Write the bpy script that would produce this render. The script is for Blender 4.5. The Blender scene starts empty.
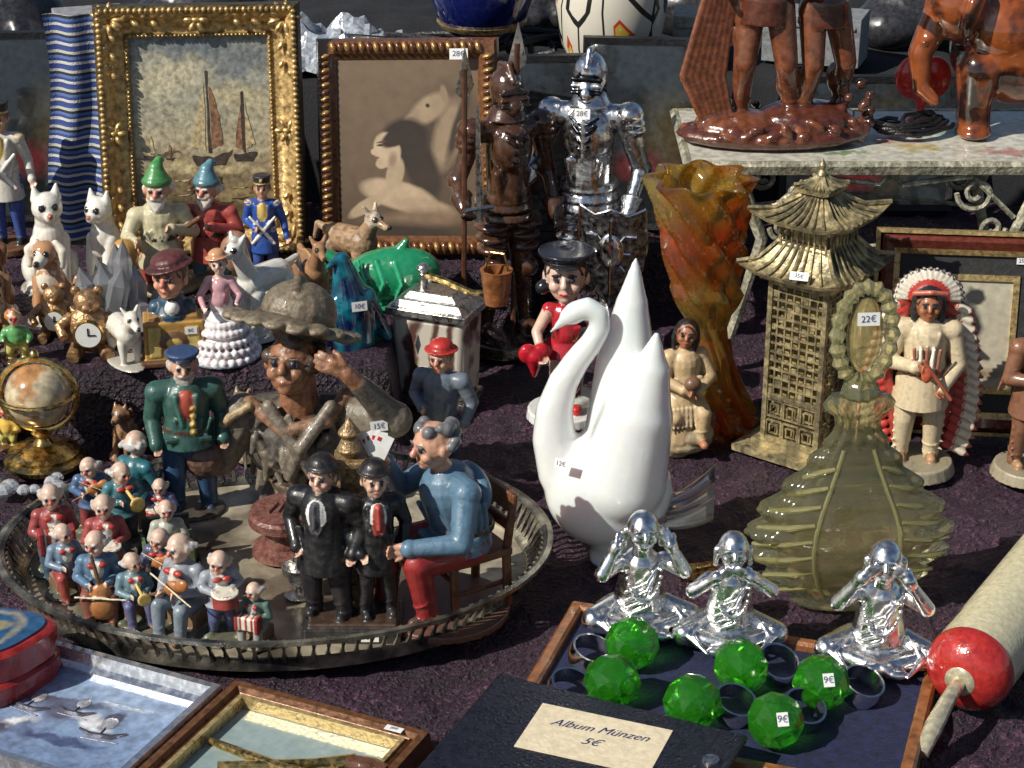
import bpy, math, random
import numpy as np
from mathutils import Vector, Matrix, Euler
from mathutils import noise as NZ
R=math.radians
rnd=random.Random(7)
scene=bpy.context.scene
scene.unit_settings.scale_length=0.1   # 1 unit = 1 decimetre
COL=scene.collection
V=Vector
# ------------------------------------------------------------------ materials
def newmat(name):
    m=bpy.data.materials.new(name); m.use_nodes=True
    N=m.node_tree.nodes; L=m.node_tree.links
    return m,N,L,N['Principled BSDF']
def scl(N,L,vec,val):
    n=N.new('ShaderNodeVectorMath'); n.operation='SCALE'
    L.new(vec,n.inputs[0]); L.new(val,n.inputs['Scale']); return n.outputs[0]
def mrange(N,L,src,a,b,c,d):
    n=N.new('ShaderNodeMapRange'); n.inputs[1].default_value=a;n.inputs[2].default_value=b
    n.inputs[3].default_value=c;n.inputs[4].default_value=d; L.new(src,n.inputs[0]); return n.outputs[0]
def noiset(N,L,co,s,det=3):
    n=N.new('ShaderNodeTexNoise'); n.inputs['Scale'].default_value=s; n.inputs['Detail'].default_value=det
    L.new(co,n.inputs['Vector']); return n
def pbr(name,c=(.5,.5,.5),rough=.5,metal=0,var=.2,vs=8,bump=.1,bs=40,coat=0,sheen=0,attr=False,cav=0,c2=None,ramp=(.4,.6),sss=0,trans=0,grime=0):
    m,N,L,b=newmat(name)
    tc=N.new('ShaderNodeTexCoord').outputs['Object']
    if attr:
        a=N.new('ShaderNodeAttribute'); a.attribute_name='Col'; src=a.outputs['Color']
    elif c2:
        n1=noiset(N,L,tc,vs)
        mx=N.new('ShaderNodeMixRGB'); mx.inputs[1].default_value=(*c,1); mx.inputs[2].default_value=(*c2,1)
        L.new(mrange(N,L,n1.outputs['Fac'],ramp[0],ramp[1],0,1),mx.inputs[0]); src=mx.outputs[0]
    else:
        r=N.new('ShaderNodeRGB'); r.outputs[0].default_value=(*c,1); src=r.outputs[0]
    n0=noiset(N,L,tc,vs*2.7,3)
    src=scl(N,L,src,mrange(N,L,n0.outputs['Fac'],.3,.7,1-var,1+var))
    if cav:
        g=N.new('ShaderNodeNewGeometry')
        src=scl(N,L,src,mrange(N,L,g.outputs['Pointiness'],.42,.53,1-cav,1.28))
    if grime:
        mx=N.new('ShaderNodeMixRGB'); mx.inputs[2].default_value=(.07,.045,.03,1); L.new(src,mx.inputs[1])
        L.new(mrange(N,L,n0.outputs['Fac'],.5,.75,0,grime),mx.inputs[0]); src=mx.outputs[0]
    L.new(src,b.inputs['Base Color'])
    L.new(mrange(N,L,n0.outputs['Fac'],.3,.7,max(.03,rough-.1),min(1,rough+.12)),b.inputs['Roughness'])
    b.inputs['Metallic'].default_value=metal
    b.inputs['Coat Weight'].default_value=coat; b.inputs['Coat Roughness'].default_value=.08
    b.inputs['Sheen Weight'].default_value=sheen; b.inputs['Transmission Weight'].default_value=trans
    if sss:
        b.inputs['Subsurface Weight'].default_value=sss; b.inputs['Subsurface Scale'].default_value=.3
    if bump:
        n2=noiset(N,L,tc,bs,2); bp=N.new('ShaderNodeBump'); bp.inputs['Strength'].default_value=min(1,bump*3)
        bp.inputs['Distance'].default_value=.01
        L.new(n2.outputs['Fac'],bp.inputs['Height']); L.new(bp.outputs[0],b.inputs['Normal'])
    return m
def glass(name,c,c2=None,rough=.0,through=.4,vs=3,shift=(.35,.65),glow=0,gc=None):
    m,N,L,b=newmat(name); N.remove(b)
    g=N.new('ShaderNodeBsdfGlass'); g.inputs['IOR'].default_value=1.46; g.inputs['Roughness'].default_value=rough
    t=N.new('ShaderNodeBsdfTransparent'); mx=N.new('ShaderNodeMixShader'); mx.inputs[0].default_value=through
    if c2:
        tc=N.new('ShaderNodeTexCoord').outputs['Object']
        n1=noiset(N,L,tc,vs,1); cm=N.new('ShaderNodeMixRGB')
        cm.inputs[1].default_value=(*c,1); cm.inputs[2].default_value=(*c2,1)
        L.new(mrange(N,L,n1.outputs['Fac'],shift[0],shift[1],0,1),cm.inputs[0]); L.new(cm.outputs[0],g.inputs[0]); L.new(cm.outputs[0],t.inputs[0])
    else:
        g.inputs[0].default_value=(*c,1); t.inputs[0].default_value=(*c,1)
    L.new(g.outputs[0],mx.inputs[1]); L.new(t.outputs[0],mx.inputs[2])
    out=mx
    if glow:   # slightly cloudy cast glass: scatters some of the sunlight it lets through
        tr=N.new('ShaderNodeBsdfTranslucent'); df=N.new('ShaderNodeBsdfDiffuse'); md=N.new('ShaderNodeMixShader'); md.inputs[0].default_value=.4
        for q in(tr,df):
            if c2 and not gc: L.new(cm.outputs[0],q.inputs[0])
            else: q.inputs[0].default_value=(*(gc or c),1)
        L.new(tr.outputs[0],md.inputs[1]); L.new(df.outputs[0],md.inputs[2])
        m3=N.new('ShaderNodeMixShader'); m3.inputs[0].default_value=glow; L.new(mx.outputs[0],m3.inputs[1]); L.new(md.outputs[0],m3.inputs[2]); out=m3
    gl=N.new('ShaderNodeBsdfGlossy'); gl.inputs['Roughness'].default_value=.08; fr=N.new('ShaderNodeFresnel'); fr.inputs[0].default_value=1.6
    m2=N.new('ShaderNodeMixShader'); L.new(fr.outputs[0],m2.inputs[0]); L.new(out.outputs[0],m2.inputs[1]); L.new(gl.outputs[0],m2.inputs[2])
    L.new(m2.outputs[0],N['Material Output'].inputs[0])
    return m
def stripes(name,cols,scale,axis='X',rough=.8):
    m,N,L,b=newmat(name)
    tc=N.new('ShaderNodeTexCoord').outputs['Object']
    w=N.new('ShaderNodeTexWave'); w.bands_direction=axis; w.wave_profile='SAW'; w.inputs['Scale'].default_value=scale
    w.inputs['Distortion'].default_value=.4; w.inputs['Detail Scale'].default_value=3
    L.new(tc,w.inputs['Vector'])
    r=N.new('ShaderNodeValToRGB'); r.color_ramp.interpolation='CONSTANT'
    e=r.color_ramp.elements
    while len(e)<len(cols): e.new(.5)
    for i,cc in enumerate(cols):
        e[i].position=i/len(cols); e[i].color=(*cc,1)
    L.new(w.outputs['Fac'],r.inputs[0]); L.new(r.outputs[0],b.inputs['Base Color']); b.inputs['Roughness'].default_value=rough
    n2=noiset(N,L,tc,60,2); bp=N.new('ShaderNodeBump'); bp.inputs['Strength'].default_value=.5;bp.inputs['Distance'].default_value=.02
    L.new(n2.outputs['Fac'],bp.inputs['Height']); L.new(bp.outputs[0],b.inputs['Normal'])
    return m
def blobmat(name,grad,blobs,distort=.08,rough=.5,coat=.0,ns=5,var=.35,bump=.25,fs=14):
    m,N,L,b=newmat(name)
    tc=N.new('ShaderNodeTexCoord').outputs['Object']
    nz=noiset(N,L,tc,ns,4)
    s=N.new('ShaderNodeVectorMath'); s.operation='SUBTRACT'; s.inputs[1].default_value=(.5,.5,.5); L.new(nz.outputs['Color'],s.inputs[0])
    s2=N.new('ShaderNodeVectorMath'); s2.operation='SCALE'; s2.inputs['Scale'].default_value=distort; L.new(s.outputs[0],s2.inputs[0])
    ad=N.new('ShaderNodeVectorMath'); L.new(tc,ad.inputs[0]); L.new(s2.outputs[0],ad.inputs[1]); co=ad.outputs[0]
    sp=N.new('ShaderNodeSeparateXYZ'); L.new(co,sp.inputs[0])
    r=N.new('ShaderNodeValToRGB'); e=r.color_ramp.elements
    while len(e)<len(grad): e.new(.5)
    lo,hi=grad[0][0],grad[-1][0]
    for i,(p,cc) in enumerate(grad):
        e[i].position=(p-lo)/(hi-lo); e[i].color=(*cc,1)
    L.new(mrange(N,L,sp.outputs[1],lo,hi,0,1),r.inputs[0]); cur=r.outputs[0]
    for (cx,cy,rx,ry,rot,cc,soft) in blobs:
        mp=N.new('ShaderNodeMapping'); mp.vector_type='TEXTURE'
        mp.inputs['Location'].default_value=(cx,cy,0); mp.inputs['Rotation'].default_value=(0,0,R(rot)); mp.inputs['Scale'].default_value=(rx,ry,1)
        L.new(co,mp.inputs['Vector'])
        sx=N.new('ShaderNodeSeparateXYZ'); L.new(mp.outputs[0],sx.inputs[0]); cb=N.new('ShaderNodeCombineXYZ'); L.new(sx.outputs[0],cb.inputs[0]); L.new(sx.outputs[1],cb.inputs[1])
        ln=N.new('ShaderNodeVectorMath'); ln.operation='LENGTH'; L.new(cb.outputs[0],ln.inputs[0])
        f=mrange(N,L,ln.outputs['Value'],1-soft,1+soft,1,0)
        mx=N.new('ShaderNodeMixRGB'); mx.inputs[2].default_value=(*cc,1); L.new(cur,mx.inputs[1]); L.new(f,mx.inputs[0]); cur=mx.outputs[0]
    n3=noiset(N,L,tc,fs,5)
    cur=scl(N,L,cur,mrange(N,L,n3.outputs['Fac'],.3,.7,1-var,1+var))
    L.new(cur,b.inputs['Base Color']); b.inputs['Roughness'].default_value=rough; b.inputs['Coat Weight'].default_value=coat
    if bump:
        bp=N.new('ShaderNodeBump'); bp.inputs['Strength'].default_value=bump;bp.inputs['Distance'].default_value=.01
        L.new(n3.outputs['Fac'],bp.inputs['Height']); L.new(bp.outputs[0],b.inputs['Normal'])
    return m
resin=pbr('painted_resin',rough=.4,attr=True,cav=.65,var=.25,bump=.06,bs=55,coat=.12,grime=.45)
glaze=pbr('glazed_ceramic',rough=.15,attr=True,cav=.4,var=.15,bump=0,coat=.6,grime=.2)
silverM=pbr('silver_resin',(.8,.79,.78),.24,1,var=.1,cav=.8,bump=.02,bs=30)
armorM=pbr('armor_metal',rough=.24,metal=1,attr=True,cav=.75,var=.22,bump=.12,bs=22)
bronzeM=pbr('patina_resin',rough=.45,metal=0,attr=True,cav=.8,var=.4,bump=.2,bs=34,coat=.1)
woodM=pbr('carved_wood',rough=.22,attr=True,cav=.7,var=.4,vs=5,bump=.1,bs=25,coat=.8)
chrome=pbr('chrome',(.8,.79,.77),.12,1,var=.1,bump=.0)
steel=pbr('old_silver',(.66,.64,.6),.3,1,var=.35,bump=.1)
brass=pbr('brass',(.6,.42,.16),.27,1,var=.4,bump=.06)
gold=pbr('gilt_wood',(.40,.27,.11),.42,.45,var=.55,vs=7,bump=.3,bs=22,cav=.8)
gold2=pbr('gilt_bright',(.62,.45,.2),.34,.65,var=.4,vs=10,bump=.15)
darkwood=pbr('dark_wood',(.09,.035,.018),.35,var=.4,vs=4,bump=.1,coat=.3)
midwood=pbr('orange_wood',(.24,.09,.03),.35,var=.45,vs=5,bump=.15,coat=.3)
black=pbr('black_lacquer',(.012,.012,.014),.4,var=.3,bump=.2,bs=60)
blackcloth=pbr('black_cloth',(.012,.012,.015),.9,var=.4,bump=.3,bs=60)
white=pbr('white_paper',(.8,.8,.78),.6,var=.05,bump=0)
ink=pbr('ink',(.02,.03,.12),.6,bump=0)
cream=pbr('cream_paper',(.7,.6,.42),.75,var=.12,bump=.1)
antique=pbr('antique_cast_metal',(.5,.47,.35),.45,.3,var=.4,vs=9,bump=.3,bs=30,c2=(.26,.25,.18))
# ------------------------------------------------------------------ mesh helpers
def ident(): return Matrix.Identity(4)
def place(ob,loc=(0,0,0),rot=(0,0,0),parent=None):
    COL.objects.link(ob); ob.location=loc; ob.rotation_euler=rot
    if parent: ob.parent=parent
    return ob
def group(name,loc,rotz=0,rot=None):
    e=bpy.data.objects.new(name,None); e.empty_display_size=.1
    return place(e,loc,rot or (0,0,R(rotz)))
def frame_axes(u):
    u=u.normalized(); a=V((0,0,1)) if abs(u.z)<.9 else V((1,0,0))
    p=u.cross(a).normalized(); return p,u.cross(p).normalized()
class MB:
    def __init__(s): s.V=[];s.F=[];s.I=[];s.M=ident()
    def add(s,vs,fs,mi=0):
        o=len(s.V); s.V+=[tuple(s.M@V(v)) for v in vs]; s.F+=[tuple(i+o for i in f) for f in fs]; s.I+=[mi]*len(fs)
    def box(s,c,d,mi=0,rot=(0,0,0),taper=1):
        E=Euler(rot).to_matrix(); vs=[]
        for z in(-1,1):
            t=taper if z>0 else 1
            for x,y in((-1,-1),(1,-1),(1,1),(-1,1)): vs.append(E@V((x*d[0]/2*t,y*d[1]/2*t,z*d[2]/2))+V(c))
        s.add(vs,[(3,2,1,0),(4,5,6,7),(0,1,5,4),(1,2,6,5),(2,3,7,6),(3,0,4,7)],mi)
    def tube(s,pts,r,mi=0,n=8,closed=False):
        pts=[V(p) for p in pts]; k=len(pts); rr=r if isinstance(r,(list,tuple)) else [r]*k
        vs=[];fs=[]; p=None
        for i in range(k):
            a=pts[(i-1)%k] if (i>0 or closed) else pts[i]; b=pts[(i+1)%k] if (i<k-1 or closed) else pts[i]
            u=(b-a).normalized()
            if p is None: p,q=frame_axes(u)
            else:
                p=(p-u*p.dot(u)).normalized(); q=u.cross(p)
            for j in range(n):
                t=2*math.pi*j/n; vs.append(pts[i]+(p*math.cos(t)+q*math.sin(t))*rr[i])
        m=k if closed else k-1
        for i in range(m):
            for j in range(n):
                i2=(i+1)%k; fs.append((i*n+j,i*n+(j+1)%n,i2*n+(j+1)%n,i2*n+j))
        if not closed: fs.append(tuple(range(n))[::-1]); fs.append(tuple((k-1)*n+j for j in range(n)))
        s.add(vs,fs,mi)
    def lathe(s,prof,mi=0,n=32,c=(0,0,0),fl=0,nf=0,sx=1,sy=1,twist=0,rot=(0,0,0),cap=True,flip=False,sh=None):
        E=Euler(rot).to_matrix(); vs=[];fs=[]; k=len(prof)
        for i,(r,z) in enumerate(prof):
            for j in range(n):
                t=2*math.pi*j/n; f=1+(fl*math.cos(nf*(t+twist*z)) if nf else 0)
                if sh: f*=sh(t,i/(k-1))
                vs.append(E@V((r*f*math.cos(t)*sx,r*f*math.sin(t)*sy,z))+V(c))
        for i in range(k-1):
            for j in range(n): fs.append((i*n+j,i*n+(j+1)%n,(i+1)*n+(j+1)%n,(i+1)*n+j))
        if cap: fs.append(tuple(range(n))[::-1]); fs.append(tuple((k-1)*n+j for j in range(n)))
        if flip: fs=[f[::-1] for f in fs]
        s.add(vs,fs,mi)
    def ell(s,c,r,mi=0,rot=(0,0,0),n=12):
        k=max(6,n//2+1); pr=[(max(.001,math.sin(math.pi*i/k)),-math.cos(math.pi*i/k)) for i in range(k+1)]
        E=Euler(rot).to_matrix(); vs=[];fs=[]
        for (a,z) in pr:
            for j in range(n):
                t=2*math.pi*j/n; vs.append(E@V((a*math.cos(t)*r[0],a*math.sin(t)*r[1],z*r[2]))+V(c))
        for i in range(k):
            for j in range(n): fs.append((i*n+j,i*n+(j+1)%n,(i+1)*n+(j+1)%n,(i+1)*n+j))
        s.add(vs,fs,mi)
    def poly(s,pts,mi=0,th=.004,up=(0,0,1)):
        u=V(up)*th; n=len(pts); vs=[V(p) for p in pts]+[V(p)+u for p in pts]
        fs=[tuple(range(n))[::-1],tuple(range(n,2*n))]+[(i,(i+1)%n,n+(i+1)%n,n+i) for i in range(n)]
        s.add(vs,fs,mi)
    def sweep(s,w,h,prof,mi=0):
        k=len(prof); vs=[];fs=[]
        for sx,sy in((-1,-1),(1,-1),(1,1),(-1,1)):
            for o,z in prof: vs.append((sx*(w/2+o),sy*(h/2+o),z))
        for c in range(4):
            for i in range(k):
                a=c*k+i;b=c*k+(i+1)%k;c2=((c+1)%4)*k
                fs.append((a,c2+i,c2+(i+1)%k,b))
        s.add(vs,fs,mi)
    def build(s,name,mats,loc=(0,0,0),rot=(0,0,0),parent=None,smooth=True,bevel=0,ang=38):
        me=bpy.data.meshes.new(name); me.from_pydata(s.V,[],s.F)
        for m in (mats if isinstance(mats,list) else [mats]): me.materials.append(m)
        me.polygons.foreach_set('material_index',s.I)
        if smooth:
            me.polygons.foreach_set('use_smooth',[True]*len(s.F)); me.set_sharp_from_angle(angle=R(ang))
        me.update()
        ob=bpy.data.objects.new(name,me); place(ob,loc,rot,parent)
        if bevel:
            b=ob.modifiers.new('b','BEVEL'); b.width=bevel; b.segments=2; b.limit_method='ANGLE'
        return ob
# ------------------------------------------------------------------ sculpting with blended solids
class Sc:
    def __init__(s,scale=1,rotz=0,n=16): s.V=[];s.F=[];s.P=[];s.M=Matrix.Rotation(R(rotz),4,'Z')@Matrix.Scale(scale,4); s.bias=0; s.n=n
    def _ring(s,a,u,prof,n=14):
        p,q=frame_axes(u); o=len(s.V)
        s.V.append(tuple(a+u*prof[0][0])); k=0
        for (t,r) in prof[1:-1]:
            for j in range(n):
                th=2*math.pi*j/n; s.V.append(tuple(a+u*t+(p*math.cos(th)+q*math.sin(th))*r))
            k+=1
        s.V.append(tuple(a+u*prof[-1][0])); e=len(s.V)-1
        for j in range(n): s.F.append((o,o+1+(j+1)%n,o+1+j))
        for i in range(k-1):
            for j in range(n):
                b=o+1+i*n; s.F.append((b+j,b+(j+1)%n,b+n+(j+1)%n,b+n+j))
        b=o+1+(k-1)*n
        for j in range(n): s.F.append((b+j,b+(j+1)%n,e))
    def cap(s,a,b,r1,r2,c):
        k=s.M.median_scale; a=s.M@V(a); b=s.M@V(b); r1*=k;r2*=k; d=b-a; L=d.length
        u=d/L if L>1e-6 else V((0,0,1)); h=s.n//4
        pr=[(-r1*math.cos(math.pi/2*i/h),r1*math.sin(math.pi/2*i/h)) for i in range(h+1)]
        pr+=[(L+r2*math.sin(math.pi/2*i/h),r2*math.cos(math.pi/2*i/h)) for i in range(h+1)]
        s._ring(a,u,pr,s.n); s.P.append(('c',np.array(a),np.array(b),r1,r2,c,s.bias*k))
    def path(s,pts,rs,c):
        for i in range(len(pts)-1): s.cap(pts[i],pts[i+1],rs[i] if isinstance(rs,list) else rs,rs[i+1] if isinstance(rs,list) else rs,c)
    def cyl(s,a,b,r1,r2,c):
        k=s.M.median_scale; a=s.M@V(a); b=s.M@V(b); r1*=k;r2*=k; d=b-a; L=d.length;u=d/L
        s._ring(a,u,[(0,0),(0,r1),(L,r2),(L,0)],24); s.P.append(('f',np.array(a),np.array(b),r1,r2,c,s.bias*k))
    def ell(s,c,r,colr,rot=(0,0,0),bias=0):
        if not hasattr(r,'__len__'): r=(r,r,r)
        k=s.M.median_scale; Q=(s.M.to_3x3()*(1/k))@Euler([R(x) for x in rot]).to_matrix(); cc=s.M@V(c); rr=[x*k for x in r]
        o=len(s.V); n=s.n;m=s.n*5//8
        for i in range(m+1):
            ph=math.pi*i/m
            if i in(0,m): s.V.append(tuple(cc+Q@V((0,0,-rr[2]*math.cos(ph))))); continue
            for j in range(n):
                t=2*math.pi*j/n; s.V.append(tuple(cc+Q@V((rr[0]*math.sin(ph)*math.cos(t),rr[1]*math.sin(ph)*math.sin(t),-rr[2]*math.cos(ph)))))
        e=len(s.V)-1
        for j in range(n): s.F.append((o,o+1+(j+1)%n,o+1+j)); 
        for i in range(m-2):
            for j in range(n):
                b=o+1+i*n; s.F.append((b+j,b+(j+1)%n,b+n+(j+1)%n,b+n+j))
        b=o+1+(m-2)*n
        for j in range(n): s.F.append((b+j,b+(j+1)%n,e))
        s.P.append(('e',np.array(cc),np.array(Q),np.array(rr),0,colr,(s.bias+bias)*k))
    def box(s,c,d,colr,rot=(0,0,0)):
        k=s.M.median_scale; Q=(s.M.to_3x3()*(1/k))@Euler([R(x) for x in rot]).to_matrix(); cc=s.M@V(c); h=[x*k/2 for x in d]; o=len(s.V)
        for z in(-1,1):
            for x,y in((-1,-1),(1,-1),(1,1),(-1,1)): s.V.append(tuple(cc+Q@V((x*h[0],y*h[1],z*h[2]))))
        for f in [(3,2,1,0),(4,5,6,7),(0,1,5,4),(1,2,6,5),(2,3,7,6),(3,0,4,7)]: s.F.append(tuple(i+o for i in f))
        s.P.append(('b',np.array(cc),np.array(Q),np.array(h),0,colr,s.bias*k))
    def build(s,name,mat,loc=(0,0,0),rotz=0,voxel=.012,parent=None,sm=2):
        me=bpy.data.meshes.new('tmp'); me.from_pydata(s.V,[],s.F); ob=bpy.data.objects.new('tmp',me); COL.objects.link(ob)
        md=ob.modifiers.new('r','REMESH'); md.mode='VOXEL'; md.voxel_size=voxel; md.use_smooth_shade=True
        if sm:
            m2=ob.modifiers.new('s','SMOOTH'); m2.factor=.5; m2.iterations=sm
        dg=bpy.context.evaluated_depsgraph_get(); em=bpy.data.meshes.new_from_object(ob.evaluated_get(dg))
        bpy.data.objects.remove(ob); bpy.data.meshes.remove(me)
        nv=len(em.vertices); X=np.empty(nv*3,dtype=np.float32); em.vertices.foreach_get('co',X); X=X.reshape(-1,3).astype(float)
        best=np.full(nv,1e9); C=np.zeros((nv,4)); C[:,3]=1
        for (t,a,b,r1,r2,c,bi) in s.P:
            if t=='c' or t=='f':
                ab=b-a; L2=max(ab@ab,1e-12); h=((X-a)@ab)/L2; hc=np.clip(h,0,1)
                if t=='c': d=np.linalg.norm(X-a-hc[:,None]*ab,axis=1)-(r1+(r2-r1)*hc)
                else:
                    rad=np.linalg.norm(X-a-h[:,None]*ab,axis=1)-(r1+(r2-r1)*hc); ax=np.abs(h-.5)*math.sqrt(L2)-.5*math.sqrt(L2); d=np.maximum(rad,ax)
            elif t=='e':
                q=(X-a)@b; k0=np.linalg.norm(q/r1,axis=1); k1=np.linalg.norm(q/(r1*r1),axis=1)+1e-9; d=k0*(k0-1)/k1
            else:
                q=np.abs((X-a)@b)-r1; d=np.linalg.norm(np.maximum(q,0),axis=1)+np.minimum(q.max(axis=1),0)
            d=np.abs(d)-bi; k=d<best; best[k]=d[k]; C[k,:3]=c
        at=em.color_attributes.new('Col','FLOAT_COLOR','POINT'); at.data.foreach_set('color',C.ravel())
        em.materials.clear(); em.materials.append(mat); em.name=name
        em.polygons.foreach_set('use_smooth',[True]*len(em.polygons))
        o=bpy.data.objects.new(name,em); place(o,loc,(0,0,R(rotz)),parent); return o
    def push(s,loc=(0,0,0),rot=(0,0,0),k=1):
        s.M,old=s.M@Matrix.Translation(loc)@Euler([R(a) for a in rot]).to_matrix().to_4x4()@Matrix.Scale(k,4),s.M
        return old
SK=(.58,.31,.2); WH=(.75,.73,.68); BK=(.02,.02,.022); RD=(.5,.03,.025); BL=(.03,.08,.25); BR=(.13,.06,.03)
def hand(S,p,d,s,c,up=(0,-1,0),curl=.5):
    p=V(p); d=V(d).normalized(); up=V(up); sd=d.cross(up)
    if sd.length<.1: sd=d.cross(V((1,0,0)))
    sd.normalize(); up=sd.cross(d).normalized()
    S.cap(p-sd*s*.2,p+d*s*.5-sd*s*.15,s*.22,s*.24,c); S.cap(p+sd*s*.2,p+d*s*.5+sd*s*.18,s*.22,s*.22,c)
    for i,(o,l) in enumerate(((-.36,.6),(-.13,.72),(.12,.66),(.34,.48))):
        a=p+d*s*.6+sd*s*o; b=a+(d*math.cos(curl)+up*math.sin(curl))*s*l*.55; e=b+(d*math.cos(curl*2.1)+up*math.sin(curl*2.1))*s*l*.5
        S.cap(a,b,s*.125,s*.115,c); S.cap(b,e,s*.115,s*.095,c)
    a=p+d*s*.1-sd*s*.35; b=a+(d*.6-sd*.6+up*.3)*s*.42; S.cap(a,b,s*.15,s*.12,c); S.cap(b,b+(d*.8+up*.4)*s*.3,s*.12,s*.1,c)
def head(S,c,s,skin=SK,hair=BR,style='short',hat=None,hc=BK,hb=RD,yaw=0,pitch=0,roll=0,beard=None,nose=None,lips=(.45,.08,.06),brow=None,closed=False):
    old=S.push(c,(pitch,roll,yaw),s)
    S.ell((0,.06,.12),(.78,.88,.9),skin); S.ell((0,-.16,-.42),(.58,.62,.52),skin); S.ell((0,-.52,-.7),(.25,.22,.2),skin)
    S.ell((-.36,-.55,-.2),(.26,.25,.25),skin); S.ell((.36,-.55,-.2),(.26,.25,.25),skin)
    S.cap((0,-.8,.2),(0,-.93,-.08),.09,.15,nose or skin)
    if nose: S.ell((0,-.95,-.08),.17,nose)
    S.ell((-.8,.05,0),(.13,.22,.28),skin); S.ell((.8,.05,0),(.13,.22,.28),skin)
    for x in(-.31,.31):
        if closed: S.path([(x-.16,-.76,.12),(x,-.84,.06),(x+.16,-.76,.12)],.04,tuple(k*.4 for k in skin))
        else:
            S.ell((x,-.73,.13),(.14,.12,.075),(.55,.5,.45),bias=.01); S.ell((x,-.80,.13),(.08,.07,.08),(.02,.02,.03),bias=.06)
        S.cap((x-.17,-.78,.3),(x+.17,-.78,.32),.05,.05,brow or hair)
    S.path([(-.24,-.68,-.43),(0,-.77,-.49),(.24,-.68,-.43)],.06,lips)
    if style=='short': S.ell((0,.22,.3),(.87,.86,.84),hair); S.ell((-.74,.05,.15),(.13,.25,.4),hair);S.ell((.74,.05,.15),(.13,.25,.4),hair)
    if style=='tufts':
        for sx in(-1,1):
            for a in range(4): S.ell((sx*(.72+.08*(a%2)),.1+.22*a,.15-.12*(a%2)),.24,hair)
        S.ell((0,.8,0),(.6,.25,.4),hair)
    if style=='wild':
        for a in range(26):
            t=rnd.uniform(0,6.28);h=rnd.uniform(-.1,.95); q=math.sqrt(max(.1,1-h*h*.8)); y=math.sin(t)*q*.85+.25
            if y>-.45 or h>.6: S.ell((math.cos(t)*q*.85,y,h*.95+.1),rnd.uniform(.2,.3),hair)
    if style=='long':
        S.ell((0,.22,.3),(.9,.88,.86),hair)
        for sx in(-1,1): S.path([(sx*.75,.1,.3),(sx*.85,.05,-.4),(sx*.75,-.15,-1.3)],[.25,.25,.16],hair)
        S.cap((0,.5,.2),(0,.55,-1.2),.6,.4,hair)
    if beard:
        S.ell((0,-.5,-.75),(.5,.35,.45),beard); S.cap((-.45,-.5,-.45),(0,-.7,-1.05),.22,.2,beard);S.cap((.45,-.5,-.45),(0,-.7,-1.05),.22,.2,beard)
        S.cap((-.25,-.85,-.32),(.25,-.85,-.32),.1,.1,beard)
    if hat=='bowler': S.cyl((0,.08,.68),(0,.08,.8),1.1,1.12,hc); S.ell((0,.08,.88),(.85,.9,.68),hc); S.cyl((0,.08,.8),(0,.08,.98),.9,.9,tuple(x*.5+.02 for x in hc))
    if hat=='cap': S.cyl((0,.05,.6),(0,.05,.88),.9,.95,hb); S.cyl((0,.05,.88),(0,.05,1.1),1.05,1.12,hc); S.ell((0,-.8,.68),(.6,.4,.08),BK)
    if hat=='gnome': S.cyl((0,.05,.5),(0,.05,.75),.98,.95,hb); S.path([(0,.05,.8),(0,.15,1.4),(.15,.45,1.85),(.35,.75,1.75)],[.85,.5,.28,.14],hc)
    if hat=='shako': S.cyl((0,.05,.6),(0,.05,1.5),.8,.95,hc); S.cyl((0,.05,.6),(0,.05,.72),.88,.88,hb); S.ell((0,-.6,.62),(.6,.4,.07),BK); S.ell((0,-.85,1.1),(.16,.1,.18),hb)
    if hat=='flop': S.cyl((0,.12,.64),(0,.12,.76),1.22,1.18,hc); S.ell((0,.12,.9),(.85,.88,.58),hc)
    S.M=old
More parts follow.
